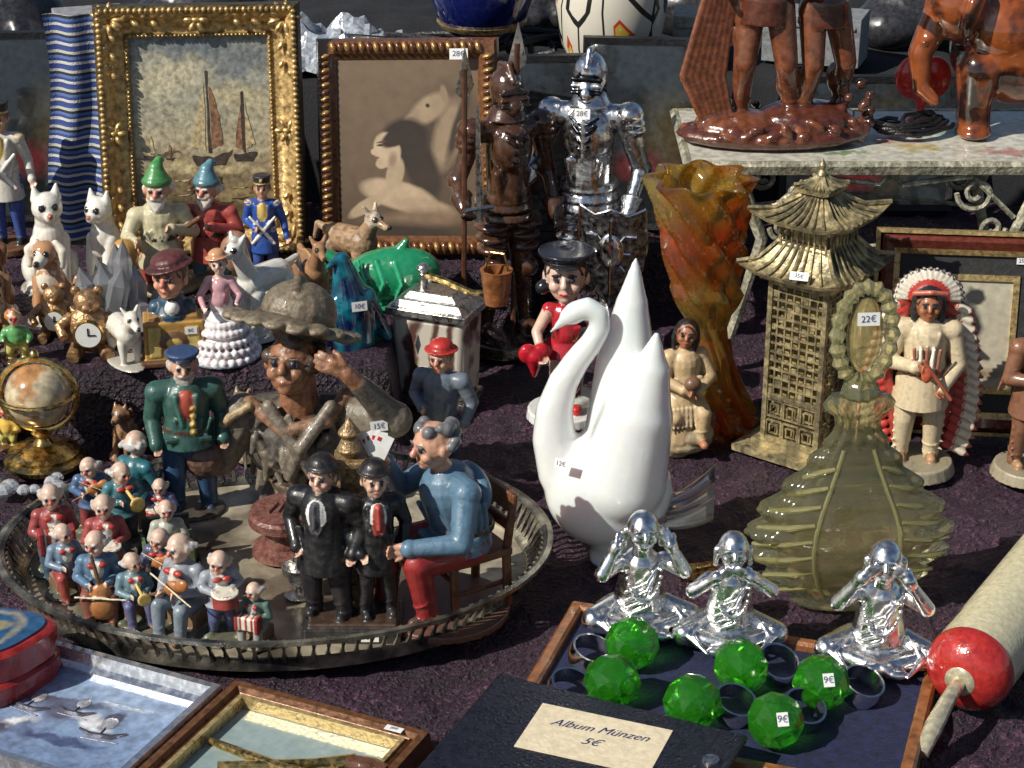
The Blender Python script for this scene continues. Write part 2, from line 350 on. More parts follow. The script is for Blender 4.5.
def body(S,J=None,b=1,shirt=BL,pants=BR,skin=SK,shoes=BK,hs=1,bib=None,coat=None,sleeve=None,belt=None,handup=(0,-1,0),hsz=.052,curl=.6,**hk):
    d=dict(pel=(0,0,.5),ch=(0,0,.74),hd=(0,-.01,.925),shL=(-.115*b,0,.785),shR=(.115*b,0,.785),elL=(-.165*b,.03,.63),elR=(.165*b,.03,.63),haL=(-.15*b,-.06,.5),haR=(.15*b,-.06,.5),
      hpL=(-.055*b,0,.49),hpR=(.055*b,0,.49),knL=(-.065*b,-.02,.27),knR=(.065*b,-.02,.27),anL=(-.07*b,.02,.05),anR=(.07*b,.02,.05))
    d.update(J or {}); d={k:V(v) for k,v in d.items()}; sl=sleeve or shirt
    S.cap(d['pel'],d['ch'],.088*b,.102*b,shirt); S.cap(d['pel']+V((0,-.02,.06)),d['ch'],.095*b,.09*b,shirt)
    S.cap(d['shL'],d['shR'],.052*b,.052*b,shirt); S.cap(d['pel'],d['pel']+V((0,0,-.02)),.096*b,.09*b,pants)
    S.cap((d['shL']+d['shR'])/2,d['hd'],.042*b,.036,skin)
    for q in range(4):  # cloth creases
        a=rnd.uniform(-.07,.07)*b; S.cap(d['pel']+V((a,-.085*b,.04)),d['pel']*.5+d['ch']*.5+V((a*1.4,-.09*b,.03)),.009,.013,shirt)
    up=V(handup)
    for k in 'LR':
        S.cap(d['sh'+k],d['el'+k],.047*b,.037*b,sl); S.cap(d['el'+k],d['ha'+k],.037*b,.027*b,sl)
        S.ell(d['ha'+k],.031*b,sl); dd=(d['ha'+k]-d['el'+k]).normalized()
        m=d['el'+k]*.6+d['sh'+k]*.4; S.ell(m,(.044*b,.044*b,.014),sl,(rnd.uniform(-30,30),rnd.uniform(-30,30),0))
        hand(S,d['ha'+k]+dd*.02,dd,hsz,skin,up,curl)
        S.cap(d['hp'+k],d['kn'+k],.066*b,.05*b,pants); S.cap(d['kn'+k],d['an'+k],.05*b,.036*b,pants)
        for q in range(2): S.ell(d['kn'+k]*(.8-.5*q)+d['an'+k]*(.2+.5*q),(.047*b,.047*b,.012),pants,(rnd.uniform(-25,25),rnd.uniform(-25,25),0))
        S.cap(d['an'+k],d['an'+k]+V((0,0,.005)),.04*b,.04*b,pants)
        a=d['an'+k]; S.cap(a+V((0,.015,-.018)),a+V((0,-.075,-.025)),.03,.028,shoes)
    if bib: S.ell(d['ch']+V((0,-.085*b,-.0)),(.04*b,.024*b,.09),bib,bias=.006)
    if coat:
        m=(d['pel']+d['ch'])/2; S.cyl(m,d['pel']+V((0,0,-.15)),.098*b,.13*b,coat)
        for k in(-1,1): S.cap(d['ch']+V((k*.02,-.1*b,-.12)),d['ch']+V((k*.06,-.07*b,.05)),.012,.018,coat)
    if belt: S.cyl(d['pel']+V((0,0,.05)),d['pel']+V((0,0,.085)),.106*b,.106*b,belt)
    head(S,tuple(d['hd']+V((0,0,.075*(hs-1)*.7))),.078*hs,skin=skin,**hk)
def quad(S,L=1,leg=.35,c=WH,c2=None,neck=.3,nang=50,headr=.13,muz=.12,ear=.07,tail=.25,fat=.17,earc=None,mane=None):
    c2=c2 or c; z=leg
    S.cap((-.28*L,0,z+fat*.9),(.25*L,0,z+fat),fat*.95,fat,c); S.ell((.22*L,0,z+fat*.8),(fat*.9,fat*.85,fat*1.15),c)
    for y in(-fat*.55,fat*.55):
        S.path([(.27*L,y,z+.05),(.28*L,y,z*.5),(.26*L,y,.05)],[.08,.05,.04],c); S.ell((.29*L,y,.03),(.06,.045,.035),c2)
        S.path([(-.3*L,y,z+.08),(-.26*L,y,z*.68),(-.36*L,y,z*.38),(-.33*L,y,.05)],[.1,.065,.045,.04],c); S.ell((-.3*L,y,.03),(.06,.045,.035),c2)
    a=R(nang); h=V((.3*L+neck*math.cos(a),0,z+fat*1.1+neck*math.sin(a)))
    S.cap((.25*L,0,z+fat*1.1),h,fat*.75,headr*.7,c); S.ell(h,(headr*1.05,headr*.85,headr),c2)
    S.cap(h,h+V((headr+muz*.7,0,-headr*.45)),headr*.6,headr*.4,c); S.ell(h+V((headr+muz*1.1,0,-headr*.35)),.028,BK)
    for y in(-1,1):
        S.cap(h+V((-.02,y*headr*.5,headr*.7)),h+V((-.05,y*headr*.9,headr*.8+ear)),.035,.02,earc or c2); S.ell(h+V((headr*.75,y*headr*.5,headr*.25)),.022,BK,bias=.01)
    S.path([(-.3*L-fat*.7,0,z+fat*1.2),(-.33*L-fat-tail*.4,0,z+fat*1.4),(-.33*L-fat-tail*.6,0,z+fat*.4)],[.05,.04,.03],mane or c)
    if mane: S.path([(.28*L,0,z+fat*2),h+V((-.06,0,.06)),h+V((0,0,headr))],[.05,.06,.05],mane)
def sitdog(name,loc,rz,h,c,c2,shag=0,ear='flop'):
    S=Sc(h); S.cyl((0,0,0),(0,0,.04),.3,.28,tuple(x*.5 for x in c2))
    S.cap((0,.12,.24),(0,-.04,.55),.2,.14,c); S.ell((0,-.08,.48),(.13,.12,.2),c2)
    for s in(-1,1):
        S.path([(s*.1,-.08,.48),(s*.1,-.16,.25),(s*.1,-.17,.07)],[.08,.055,.045],c); S.ell((s*.1,-.21,.06),(.055,.075,.04),c2)
        S.ell((s*.17,.08,.18),(.09,.17,.15),c); S.ell((s*.2,-.09,.06),(.05,.1,.04),c2)
        if ear=='flop': S.path([(s*.11,-.05,.9),(s*.19,-.07,.82),(s*.18,-.1,.66)],[.04,.055,.04],c2 if shag==0 else c)
        else: S.cap((s*.08,-.08,.88),(s*.1,-.07,1.0),.06,.012,c)
        S.ell((s*.06,-.22,.83),.022,BK,bias=.01)
    S.cap((0,-.02,.55),(0,-.08,.78),.12,.11,c); S.ell((0,-.1,.8),(.14,.14,.14),c)
    if ear=='cat': S.cap((0,-.2,.76),(0,-.235,.75),.07,.05,c2); S.ell((0,-.28,.77),.018,(.4,.15,.12),bias=.01)
    else: S.cap((0,-.2,.77),(0,-.3,.74),.08,.06,c2); S.ell((0,-.36,.76),.03,BK,bias=.01)
    S.path([(0,.3,.1),(.18,.3,.08),(.26,.1,.08),(.2,-.1,.08)] if ear=='cat' else [(0,.3,.15),(.1,.38,.2),(.15,.35,.35)],[.05,.045,.04,.03],c)
    for q in range(shag):
        t=rnd.uniform(0,6.28); z=rnd.uniform(.12,.9); r=.19-.09*max(0,z-.4); S.cap((r*math.cos(t),r*math.sin(t)+.08-z*.15,z),(r*1.12*math.cos(t),r*1.12*math.sin(t)+.08-z*.15,z-.08),.035,.015,c)
    S.build(name,glaze if not shag else resin,loc,rz,.011)
def sticker(parent,loc,rot=(90,0,0),w=.13,h=.075,txt='8€'):
    mb=MB(); mb.box((0,0,0),(w,h,.004)); o=mb.build('price_label',white,loc,[R(a) for a in rot],parent)
    cu=bpy.data.curves.new('price_text','FONT'); cu.body=txt; cu.size=h*.7; cu.align_x='CENTER'; cu.align_y='CENTER'; cu.materials.append(ink)
    t=bpy.data.objects.new('price_text',cu); place(t,(0,0,.0045),(0,0,R(rnd.uniform(-8,8))),o)
# ================================================================== SETTING
mb=MB(); mb.poly([(-1500,-1500,-7.6),(1500,-1500,-7.6),(1500,1500,-7.6),(-1500,1500,-7.6)],0,th=.1); mb.build('ground',pbr('asphalt',(.05,.05,.052),.9,var=.4,vs=.4,bump=.6,bs=6))
def velvet():
    m,N,L,b=newmat('crushed_velvet')
    tc=N.new('ShaderNodeTexCoord').outputs['Object']
    n1=noiset(N,L,tc,2.2,3); n2=noiset(N,L,tc,24,5)
    r=N.new('ShaderNodeValToRGB'); e=r.color_ramp.elements; e[0].position=.45; e[0].color=(.006,.0022,.007,1); e[1].position=.66; e[1].color=(.13,.052,.095,1)  # pale end of the noise paints the pile's sparkling highlights into the colour
    x=e.new(.56); x.color=(.019,.007,.018,1)
    mx=N.new('ShaderNodeMixRGB'); mx.inputs[0].default_value=.65; L.new(n1.outputs['Fac'],mx.inputs[1]); L.new(n2.outputs['Fac'],mx.inputs[2])
    L.new(mx.outputs[0],r.inputs[0]); L.new(r.outputs[0],b.inputs['Base Color']); b.inputs['Roughness'].default_value=.4
    b.inputs['Sheen Weight'].default_value=.12; b.inputs['Sheen Roughness'].default_value=.3; b.inputs['Sheen Tint'].default_value=(.8,.4,.65,1)
    bp=N.new('ShaderNodeBump'); bp.inputs['Strength'].default_value=1;bp.inputs['Distance'].default_value=.08
    L.new(n2.outputs['Fac'],bp.inputs['Height']); L.new(bp.outputs[0],b.inputs['Normal']); return m
velv=velvet()
def cloth_grid(name,x0,x1,y0,y1,zf,nx,ny,mat):
    vs=[];fs=[]
    for j in range(ny+1):
        for i in range(nx+1):
            x=x0+(x1-x0)*i/nx;y=y0+(y1-y0)*j/ny; vs.append((x,y,zf(x,y)))
    for j in range(ny):
        for i in range(nx): a=j*(nx+1)+i; fs.append((a,a+1,a+nx+2,a+nx+1))
    mb=MB(); mb.add(vs,fs); return mb.build(name,mat,ang=180)
def sstep(a,b,x): t=min(1,max(0,(x-a)/(b-a))); return t*t*(3-2*t)
def tablez(x,y):
    w=NZ.noise(V((x*1.3,y*1.1,0)))+.5*NZ.noise(V((x*3.7+y*2,y*3.1,2)))
    rg=1-abs(NZ.noise(V((x*1.6+y*.9,y*1.4-x*.6,5))))*2.6
    rg2=1-abs(NZ.noise(V((x*2.6-y*1.2,y*2.0+x*.6,11))))*3
    base=-.07+.04*w+.08*max(0,rg-.6)+.07*max(0,rg2-.55)
    base=min(base,.025)
    e=15.02+.06*NZ.noise(V((x*2.5,0,8)))
    h1=sstep(e-.05,e+.06,y)*(1-sstep(-1.02,-.92,x))
    h2=sstep(17.95,18.05,y)
    if y>17.1: h2=max(h2,sstep(17.25,17.35,y)*(1-sstep(.0,.1,x)))
    return base+.68*max(h1,h2)
cloth_grid('velvet_tablecloth',-7.5,7.5,8.2,19.3,tablez,320,250,velv)
mb=MB(); mb.box((0,13.7,-.35),(14.6,10.8,.4)); 
for x in(-7,7):
    for y in(8.6,18.9): mb.box((x,y,-4.05),(.4,.4,7))
mb.build('market_table',darkwood)
def rearz(x,y):
    return 1.85+.12*NZ.noise(V((x*.9,y*1.2,3)))+.05*NZ.noise(V((x*3,y*3,3)))-1.9*(1-sstep(19.2,19.32,y))
cloth_grid('black_drape',-8,8,19.15,24,rearz,160,60,blackcloth)
mb=MB(); mb.box((0,21.6,-2.9),(15.8,4.6,9)); mb.build('rear_bench',darkwood)
# ================================================================== FOREGROUND
def monk(k,loc,rz,h):
    S=Sc(h); c=(.7,.7,.7)
    S.ell((0,.03,.1),(.36,.27,.12),c)
    for s in(-1,1):
        S.cap((s*.1,.05,.15),(s*.36,-.1,.11),.12,.1,c); S.cap((s*.36,-.1,.1),(-s*.06,-.27,.07),.09,.055,c)
        S.ell((-s*.12,-.29,.06),(.09,.05,.04),c); 
        for q in range(3): S.path([(s*(.2+.06*q),-.05-.05*q,.23-.02*q),(s*(.3+.04*q),-.2+.02*q,.15),(s*.2,-.33,.06)],.013,c)
    S.cap((0,.03,.2),(0,.02,.5),.2,.15,c); S.cap((-.13,.02,.52),(.13,.02,.52),.07,.07,c); S.cap((0,0,.5),(0,-.02,.7),.08,.07,c)
    for q in range(4): S.path([(.15-.02*q,-.07,.58-.05*q),(.02,-.19,.46-.07*q),(-.14,-.14,.36-.07*q)],.014,c)
    for q in range(15):
        t=math.pi*(.02+.96*q/14); S.ell((.13*math.cos(t),-.13-.07*math.sin(t),.55-.24*math.sin(t)),.019,c)
    head(S,(0,-.04,.82),.155,skin=c,hair=c,style='none',closed=True,lips=c,pitch=-2,brow=c)
    for s in(-1,1): S.cap((s*.13,-.04,.83),(s*.135,-.04,.7),.025,.02,c)
    tgt={0:(.155,-.05,.8),1:(.05,-.2,.73),2:(.09,-.19,.86)}[k]
    for s in(-1,1):
        el=V((s*.31,-.11,.5)); t=V((s*tgt[0],tgt[1],tgt[2])); S.cap((s*.17,.02,.53),el,.07,.055,c)
        w=el+(t-el)*.7; S.cap(el,w,.06,.036,c); S.cap(w-(t-el)*.1,w-(t-el)*.02,.05,.055,c)
        d=(t-el) if k==0 else V((-s*.6,0,.25 if k==2 else .05)); hand(S,w,(t-w).normalized() if k==0 else ((t-w).normalized()+d.normalized()*.6),.10,c,up=(0,1,0),curl=.15)
    S.build('silver_monk_figurine',silverM,loc,rz,.0085)
monk(0,(.873,11.83,.14),5,.9); monk(1,(1.46,11.63,.14),0,.85); monk(2,(2.42,11.38,.14),-8,.92)
def case():
    g=group('velvet_display_case',(1.385,10.96,.0),-18)
    W,D=2.5,1.55
    bv=pbr('blue_velvet',(.004,.008,.045),.8,var=.5,vs=6,bump=.3,bs=40,sheen=.06)
    mb=MB(); mb.box((0,0,.06),(W-.12,D-.12,.1)); mb.build('velvet_lining',bv,parent=g)
    mb=MB(); mb.sweep(W-.14,D-.14,[(0,0),(.09,0),(.09,.15),(.07,.17),(.02,.17),(0,.15)],0); mb.build('wood_rim',midwood,parent=g)
    mb=MB(); mb.box((-.55,D/2+.01,.12),(.12,.03,.1)); mb.box((.7,D/2+.01,.12),(.12,.03,.1)); mb.build('clasp',brass,parent=g)
case()
greenG=glass('green_crystal',(.25,1,.12),(.65,1,.45),through=.4,vs=5,glow=.2,gc=(.12,.85,.05))
def knob(x,y,rz,ro,tilt,lab):
    g=group('green_crystal_napkin_ring',(x,y,.285))
    mb=MB(); rr=.185; rings=[(.0,-.75),(.45,-.86),(.8,-.55),(1,-.15),(1,.18),(.8,.6),(.45,.88),(0.0,.95)]
    n=7; vs=[];fs=[]
    for i,(r,z) in enumerate(rings):
        for j in range(n):
            t=2*math.pi*(j+.5*(i%2))/n; vs.append((r*rr*math.cos(t),r*rr*math.sin(t),z*rr))
    for i in range(len(rings)-1):
        for j in range(n):
            a=i*n+j;b=i*n+(j+1)%n;c=(i+1)*n+j;d=(i+1)*n+(j+1)%n
            if i%2==0: fs+=[(a,b,c),(b,d,c)]
            else: fs+=[(a,b,d),(a,d,c)]
    mb.add(vs,fs); mb.build('crystal',greenG,parent=g,smooth=False,rot=(R(25),R(-20),R(rz)))
    mb=MB(); prof=[(.125,-.06),(.14,-.06),(.15,0),(.14,.06),(.125,.06),(.122,0),(.125,-.06)]
    mb.lathe(prof,0,32,cap=False,c=(ro[0],ro[1],-.07),rot=(R(tilt),R(15),0)); mb.build('ring_band',chrome,parent=g)
    if lab: sticker(g,(.02,-.155,.115),(50,0,8),.07,.085,'9€')
for k in ((.79,11.33,0,(-.27,-.02),10,0),(.64,10.87,40,(-.27,.02),12,0),(1.13,10.63,10,(.27,.07),14,0),(1.474,11.05,70,(.25,.12),25,0),(1.967,10.86,20,(.27,.06),15,1),(1.624,10.42,100,(.2,.22),20,1)): knob(*k)
def book():
    g=group('black_coin_album',(.40,9.93,0),-25)
    mb=MB(); mb.box((0,0,.33),(1.66,1.3,.045)); mb.box((0,0,.03),(1.66,1.3,.045)); mb.box((-.815,0,.18),(.04,1.28,.27)); mb.build('cover',pbr('navy_leather',(.01,.011,.02),.3,var=.3,bump=.35,bs=45),parent=g,bevel=.015)
    mb=MB(); mb.box((-.01,0,.18),(1.54,1.2,.24)); mb.build('pages',pbr('page_edges',(.12,.13,.17),.7,var=.4,vs=30),parent=g)
    mb=MB(); mb.box((.0,.22,.355),(.84,.5,.004),rot=(0,0,R(4))); mb.build('paper_label',cream,parent=g)
    for i,t in enumerate(('Album Münzen','5€')):
        cu=bpy.data.curves.new('label_writing','FONT'); cu.body=t; cu.size=.1; cu.align_x='CENTER'; cu.materials.append(ink); cu.shear=.5
        place(bpy.data.objects.new('label_writing',cu),(.0,.28-.14*i,.3595),(0,0,R(7)),g)
    mb=MB()
    for i in range(3): mb.lathe([(.05,0),(.05,.03)],0,16,c=(.72,-.35+.32*i,.345)); 
    mb.build('ring_holes',steel,parent=g)
book()
def flatframe(name,c,ang,w,h,mats,prof,pic,extra=None,tilt=0,z=0):
    g=group(name,(c[0],c[1],z),0,(tilt,0,R(ang)))
    mb=MB(); mb.sweep(w,h,prof,0); mb.build('moulding',mats,parent=g,ang=30)
    mb=MB(); mb.box((0,0,.03),(w+.03,h+.03,.02)); mb.build('picture',pic,parent=g)
    if extra: extra(g)
    return g
bluepic=blobmat('etched_scene',[(-.6,(.14,.2,.34)),(.6,(.3,.4,.57))],[(-.1,.18,.3,.05,10,(.08,.09,.14),.3),(-.1,.1,.14,.12,10,(.12,.13,.2),.25),(.2,.05,.16,.07,-20,(.65,.65,.68),.3),(.28,.12,.05,.1,0,(.08,.08,.12),.3),(.1,-.2,.3,.05,5,(.07,.09,.18),.3),(-.3,-.15,.14,.05,40,(.75,.75,.78),.3),(-.38,-.25,.1,.08,0,(.1,.1,.15),.3)],.16,.25,.7,9)
def etching(g):
    mb=MB()
    for (x,y,s) in((-.32,.05,1),(.0,.12,.9),(.3,-.02,1.1)):
        mb.M=Matrix.Translation((x,y,.043))@Matrix.Rotation(R(20*x),4,'Z')@Matrix.Scale(s,4)
        mb.tube([(-.14,0,0),(-.05,-.04,.0),(.08,-.03,0),(.15,.03,0)],[.008,.02,.02,.008],0,6); mb.tube([(0,-.03,0),(.0,.16,0)],.006,0,5); mb.ell((.0,.1,.0),(.05,.06,.008),1,n=10); mb.tube([(-.1,-.08,0),(.14,-.07,0)],.005,0,5)
    mb.build('pewter_relief',[pbr('pewter_dark',(.12,.12,.15),.4,.6,var=.4),pbr('pewter_light',(.6,.6,.62),.35,.6,var=.4)],parent=g)
flatframe('silver_framed_picture',(-2.86,10.80),-25,1.32,.98,pbr('bright_silver',(.75,.77,.82),.25,.9,var=.15,bump=.03),[(0,.04),(.0,.07),(.05,.09),(.08,.16),(.13,.16),(.15,.0)],bluepic,etching)
palepic=blobmat('pale_mount',[(-.6,(.2,.28,.28)),(.6,(.33,.41,.4))],[],.1,.2,.9,4,.12)
def guns(g):
    mb=MB()
    for (a,x,y) in((-8,-.05,.05),(24,.1,.12)):
        mb.M=Matrix.Translation((x,y,.06))@Matrix.Rotation(R(a),4,'Z')
        mb.tube([(-.5,0,.0),(.1,0,.02),(.35,.03,.02)],[.025,.035,.05],0,8); mb.tube([(.3,.02,.02),(.45,-.02,.02),(.55,-.12,.02)],[.05,.055,.07],1,8)
        mb.tube([(.2,.0,.02),(.24,-.08,.02),(.32,-.06,.02)],.014,0,6)
    mb.M=ident(); mb.box((0,-.33,.06),(.9,.1,.03),0)
    mb.build('miniature_pistols',[brass,darkwood],parent=g)
    mb=MB(); mb.sweep(1.14,1.09,[(0,.045),(0,.125),(.03,.13),(.03,.045)]); mb.build('slip',gold2,parent=g,ang=30)
    sticker(g,(.5,.615,.145),(0,0,0),.12,.05,'20€')
flatframe('miniature_pistol_display_frame',(-1.45,10.2),-25,1.2,1.15,[pbr('bronze_gilt_moulding',(.16,.07,.03),.35,.3,var=.4)],[(0,.04),(.0,.1),(.02,.12),(.04,.1),(.06,.14),(.11,.14),(.13,.0)],palepic,guns)
def boxes():
    g=group('red_lacquer_box_stack',(-3.47,11.25,0),20)
    red=pbr('red_lacquer',(.3,.022,.018),.3,coat=.5,var=.35,vs=5); blue=blobmat('blue_lid',[(-.5,(.02,.07,.16)),(.5,(.03,.1,.22))],[(0,0,.3,.22,20,(.35,.3,.2),.1),(0,0,.26,.19,20,(.02,.08,.18),.1),(.05,.02,.16,.07,0,(.35,.3,.15),.3)],.15,.3,.5)
    for i in range(2):
        mb=MB(); r=.45-.03*i; z=.0+.21*i
        mb.lathe([(r,z),(r,z+.09),(r+.02,z+.1),(r+.02,z+.18),(r-.02,z+.205)],0,40,sy=.75,c=(.03*i,0,0),sh=lambda t,q:1+.06*math.cos(4*t)); mb.build('box',red,parent=g)
    mb=MB(); mb.lathe([(.37,.416),(.37,.43)],0,40,sy=.75,c=(.03,0,0),sh=lambda t,q:1+.06*math.cos(4*t)); mb.build('lid_panel',blue,parent=g)
boxes()
def roller():
    a=V((2.93,10.98,.3)); b=V((3.95,12.6,.34)); d=b-a; L=d.length; rz=math.degrees(math.atan2(d.y,d.x))
    g=group('wallpaper_roll_with_red_cap',tuple(a),rz)
    crm=pbr('ivory_paint',(.6,.55,.36),.3,var=.15,coat=.4)
    Q=(0,R(90),0)
    mb=MB(); mb.lathe([(.24,.0),(.28,.02),(.28,L)],0,40,rot=Q); mb.build('barrel',crm,parent=g)
    mb=MB(); mb.lathe([(.02,-.16),(.12,-.155),(.2,-.12),(.26,-.06),(.285,.0),(.285,.05),(.27,.06)],0,40,rot=Q); mb.build('red_cap',pbr('red_enamel',(.38,.024,.02),.22,coat=.7,var=.25),parent=g)
    mb=MB(); mb.lathe([(.07,-.18),(.1,-.16),(.1,-.14),(.07,-.12)],0,24,rot=Q); mb.tube([(-.16,0,0),(-.36,0,-.03),(-.58,.0,-.1),(-.76,0,-.2)],[.045,.05,.06,.045],0,16); mb.build('handle',pbr('worn_brass_handle',(.75,.66,.45),.2,.6,var=.3,coat=.4),parent=g)
    sticker(g,(.75,-.17,.215),(40,0,0),.2,.09)
roller()
# ================================================================== TRAY
def tray():
    g=group('pierced_gallery_tray',(-1.7,12.72,0))
    fl=pbr('tray_floor_metal',(.56,.49,.36),.32,.4,var=.4,vs=1.6,bump=.2,bs=14,c2=(.17,.14,.1),ramp=(.42,.6))
    rimm=pbr('tray_rim_metal',(.42,.39,.31),.3,.8,var=.45,vs=3,bump=.15,c2=(.06,.06,.06))
    e=lambda a,b,t,z:(a*math.cos(t),b*math.sin(t),z)
    mb=MB(); mb.lathe([(.02,.085),(1,.085),(1.02,.1),(1.02,.04),(.02,.03)],0,128,sx=1.78,sy=1.3,cap=False); mb.build('floor',fl,parent=g)
    mb=MB(); N=120
    for i in range(N):
        t=2*math.pi*i/N; p0=V(e(1.83,1.345,t,.12)); p1=V(e(1.93,1.44,t,.32)); mb.tube([p0,(p0+p1)/2,p1],[.026,.011,.026],0,5)
    mb.lathe([(1,.05),(1.0,.11),(1.02,.15),(1.035,.15),(1.03,.05),(1,.05)],0,160,sx=1.8,sy=1.32,cap=False)
    mb.lathe([(1,.305),(1.0,.33),(1.015,.35),(1.035,.345),(1.035,.315),(1,.305)],0,160,sx=1.93,sy=1.44,cap=False)
    mb.build('gallery_rim',rimm,parent=g)
tray()
def clown(x,y,h,shirt,pants,rz=0,kind='stand',prop=None,hair=(.42,.4,.38),hat=None,skin=(.56,.4,.31)):
    S=Sc(h*1.14/.98); J={}
    if kind=='sit':
        J=dict(pel=(0,0,.3),ch=(0,-.02,.54),hd=(0,-.04,.75),shL=(-.13,0,.58),shR=(.13,0,.58),hpL=(-.07,0,.28),hpR=(.07,0,.28),knL=(-.12,-.22,.3),knR=(.12,-.22,.3),anL=(-.1,-.26,.05),anR=(.11,-.24,.05),
           elL=(-.2,-.03,.43),elR=(.2,-.03,.43),haL=(-.1,-.19,.42),haR=(.1,-.19,.44)); S.box((0,.05,.1),(.3,.28,.22),(.2,.12,.07))
    else: J=dict(hd=(0,-.03,.82),elL=(-.2,-.02,.6),elR=(.2,-.02,.6),haL=(-.1,-.18,.6),haR=(.1,-.17,.62),ch=(0,0,.66),shL=(-.13,0,.7),shR=(.13,0,.7),pel=(0,0,.42),hpL=(-.06,0,.42),hpR=(.06,0,.42),knL=(-.08,-.04,.24),knR=(.08,-.02,.24))
    body(S,J,b=1.35,shirt=shirt,pants=pants,skin=skin,hs=1.6,hair=hair,style='tufts',nose=(.42,.12,.08),pitch=6,roll=rnd.uniform(-14,14),yaw=rnd.uniform(-30,30),hsz=.07,bib=(.66,.62,.55) if rnd.random()<.6 else None,hat=hat,hc=(.35,.05,.04),shoes=(.12,.05,.03))
    z=J['haL'][2]
    for s in(-1,1): S.ell((s*.05,-.145,J['ch'][2]+.06),(.05,.03,.03),(.35,.04,.03))
    S.cyl((0,0,J['pel'][2]+.03),(0,0,J['pel'][2]-.04),.13,.17,shirt)
    if prop=='accordion':
        for i in range(7): S.box((-.12+.04*i,-.25,z),(.022,.13,.2),((.3,.04,.03) if i%2 else (.7,.65,.55)))
        S.box((-.15,-.25,z),(.05,.15,.24),(.25,.03,.03)); S.box((.15,-.25,z),(.05,.15,.24),(.25,.03,.03))
    if prop=='violin':
        S.ell((.05,-.22,z+.08),(.09,.04,.07),(.35,.13,.04),(0,-30,0)); S.ell((.15,-.22,z+.13),(.07,.035,.055),(.35,.13,.04),(0,-30,0)); S.cap((0,-.23,z+.05),(-.2,-.26,z-.04),.02,.015,(.1,.05,.03)); S.cap((-.1,-.3,z+.22),(.28,-.28,z+.0),.01,.01,(.7,.6,.4))
    if prop=='cello':
        S.ell((.02,-.26,.2),(.13,.06,.13),(.4,.17,.06)); S.ell((.02,-.25,.36),(.1,.055,.1),(.4,.17,.06)); S.cap((.02,-.25,.4),(-.04,-.22,.75),.025,.018,(.12,.06,.03)); S.cap((-.22,-.3,.36),(.25,-.33,.3),.012,.012,(.75,.65,.45))
    if prop=='drum':
        S.cyl((0,-.27,z-.12),(0,-.25,z+.02),.13,.13,(.3,.05,.04)); S.cyl((0,-.25,z+.02),(0,-.25,z+.035),.14,.14,(.7,.66,.55))
    if prop=='trumpet':
        S.cap((0,-.2,z+.12),(0,-.42,z+.1),.02,.02,(.6,.42,.12)); S.cyl((0,-.4,z+.1),(0,-.52,z+.1),.03,.09,(.6,.42,.12))
    S.ell((0,-.02,.01),(.27,.26,.05),(.1,.1,.07)); 
    for q in range(5): S.ell((rnd.uniform(-.2,.2),rnd.uniform(-.2,.15),.04),(.06,.05,.04),(.12,.13,.08))
    S.build('clown_musician_figurine',resin,(x,y,.09),rz,.0085)
cs=[(-3.3,12.72,.64,(.25,.05,.05),(.04,.09,.13),20,'sit','accordion'),(-3.12,13.22,.56,(.05,.1,.2),(.2,.04,.04),10,'stand','violin'),(-2.82,13.42,.7,(.02,.12,.15),(.02,.08,.11),150,'sit',None),
(-2.86,13.05,.6,(.04,.15,.18),(.06,.08,.12),30,'stand','trumpet'),(-2.9,12.6,.62,(.3,.06,.06),(.1,.14,.22),15,'sit','drum'),(-3.15,12.36,.52,(.14,.2,.28),(.3,.06,.05),30,'sit',None),
(-2.85,12.06,.62,(.08,.15,.24),(.2,.07,.05),10,'sit','cello'),(-2.42,12.14,.55,(.06,.07,.12),(.03,.05,.1),-10,'stand','violin'),(-2.22,11.86,.7,(.24,.26,.3),(.18,.22,.26),-30,'sit','violin'),
(-1.97,11.76,.58,(.26,.28,.32),(.08,.1,.2),20,'stand','drum'),(-1.72,11.68,.44,(.1,.17,.14),(.28,.28,.26),-20,'sit','accordion'),(-2.58,13.1,.46,(.1,.1,.2),(.04,.04,.07),-10,'stand','drum'),(-2.6,11.98,.5,(.12,.2,.24),(.1,.1,.2),25,'sit','trumpet')]
for c in cs: clown(*c[:5],rz=c[5],kind=c[6],prop=c[7])
def cart():
    g=group('clown_in_cart_figurine',(-2.46,12.62,.09),15)
    S=Sc(.62); body(S,dict(pel=(0,0,.3),ch=(0,0,.52),hd=(0,-.03,.72),shL=(-.13,0,.56),shR=(.13,0,.56),elL=(-.2,-.05,.42),elR=(.2,-.05,.42),haL=(-.1,-.2,.45),haR=(.1,-.2,.45),hpL=(-.07,0,.28),hpR=(.07,0,.28),knL=(-.1,-.2,.32),knR=(.1,-.2,.32),anL=(-.1,-.28,.15),anR=(.1,-.28,.15)),b=1.3,hs=1.6,shirt=(.35,.36,.3),pants=(.1,.16,.2),hair=(.5,.48,.45),style='tufts',nose=(.4,.1,.08),skin=(.56,.4,.31))
    S.build('clown',resin,(0,0,.05),0,.0085,parent=g)
    mb=MB(); mb.box((0,-.02,.12),(.34,.3,.04)); mb.box((0,-.17,.2),(.34,.03,.16),1); mb.box((0,.14,.26),(.34,.03,.28)); mb.box((-.17,0,.2),(.03,.3,.14),1); mb.box((.17,0,.2),(.03,.3,.14),1)
    for x in(-.2,.2):
        for y in(-.12,.12): mb.lathe([(.09,-.012),(.09,.012)],0,20,c=(x,y,.09),rot=(0,R(90),0))
    mb.build('cart',[black,pbr('cart_green',(.12,.16,.08),.4)],parent=g,bevel=.006)
cart()
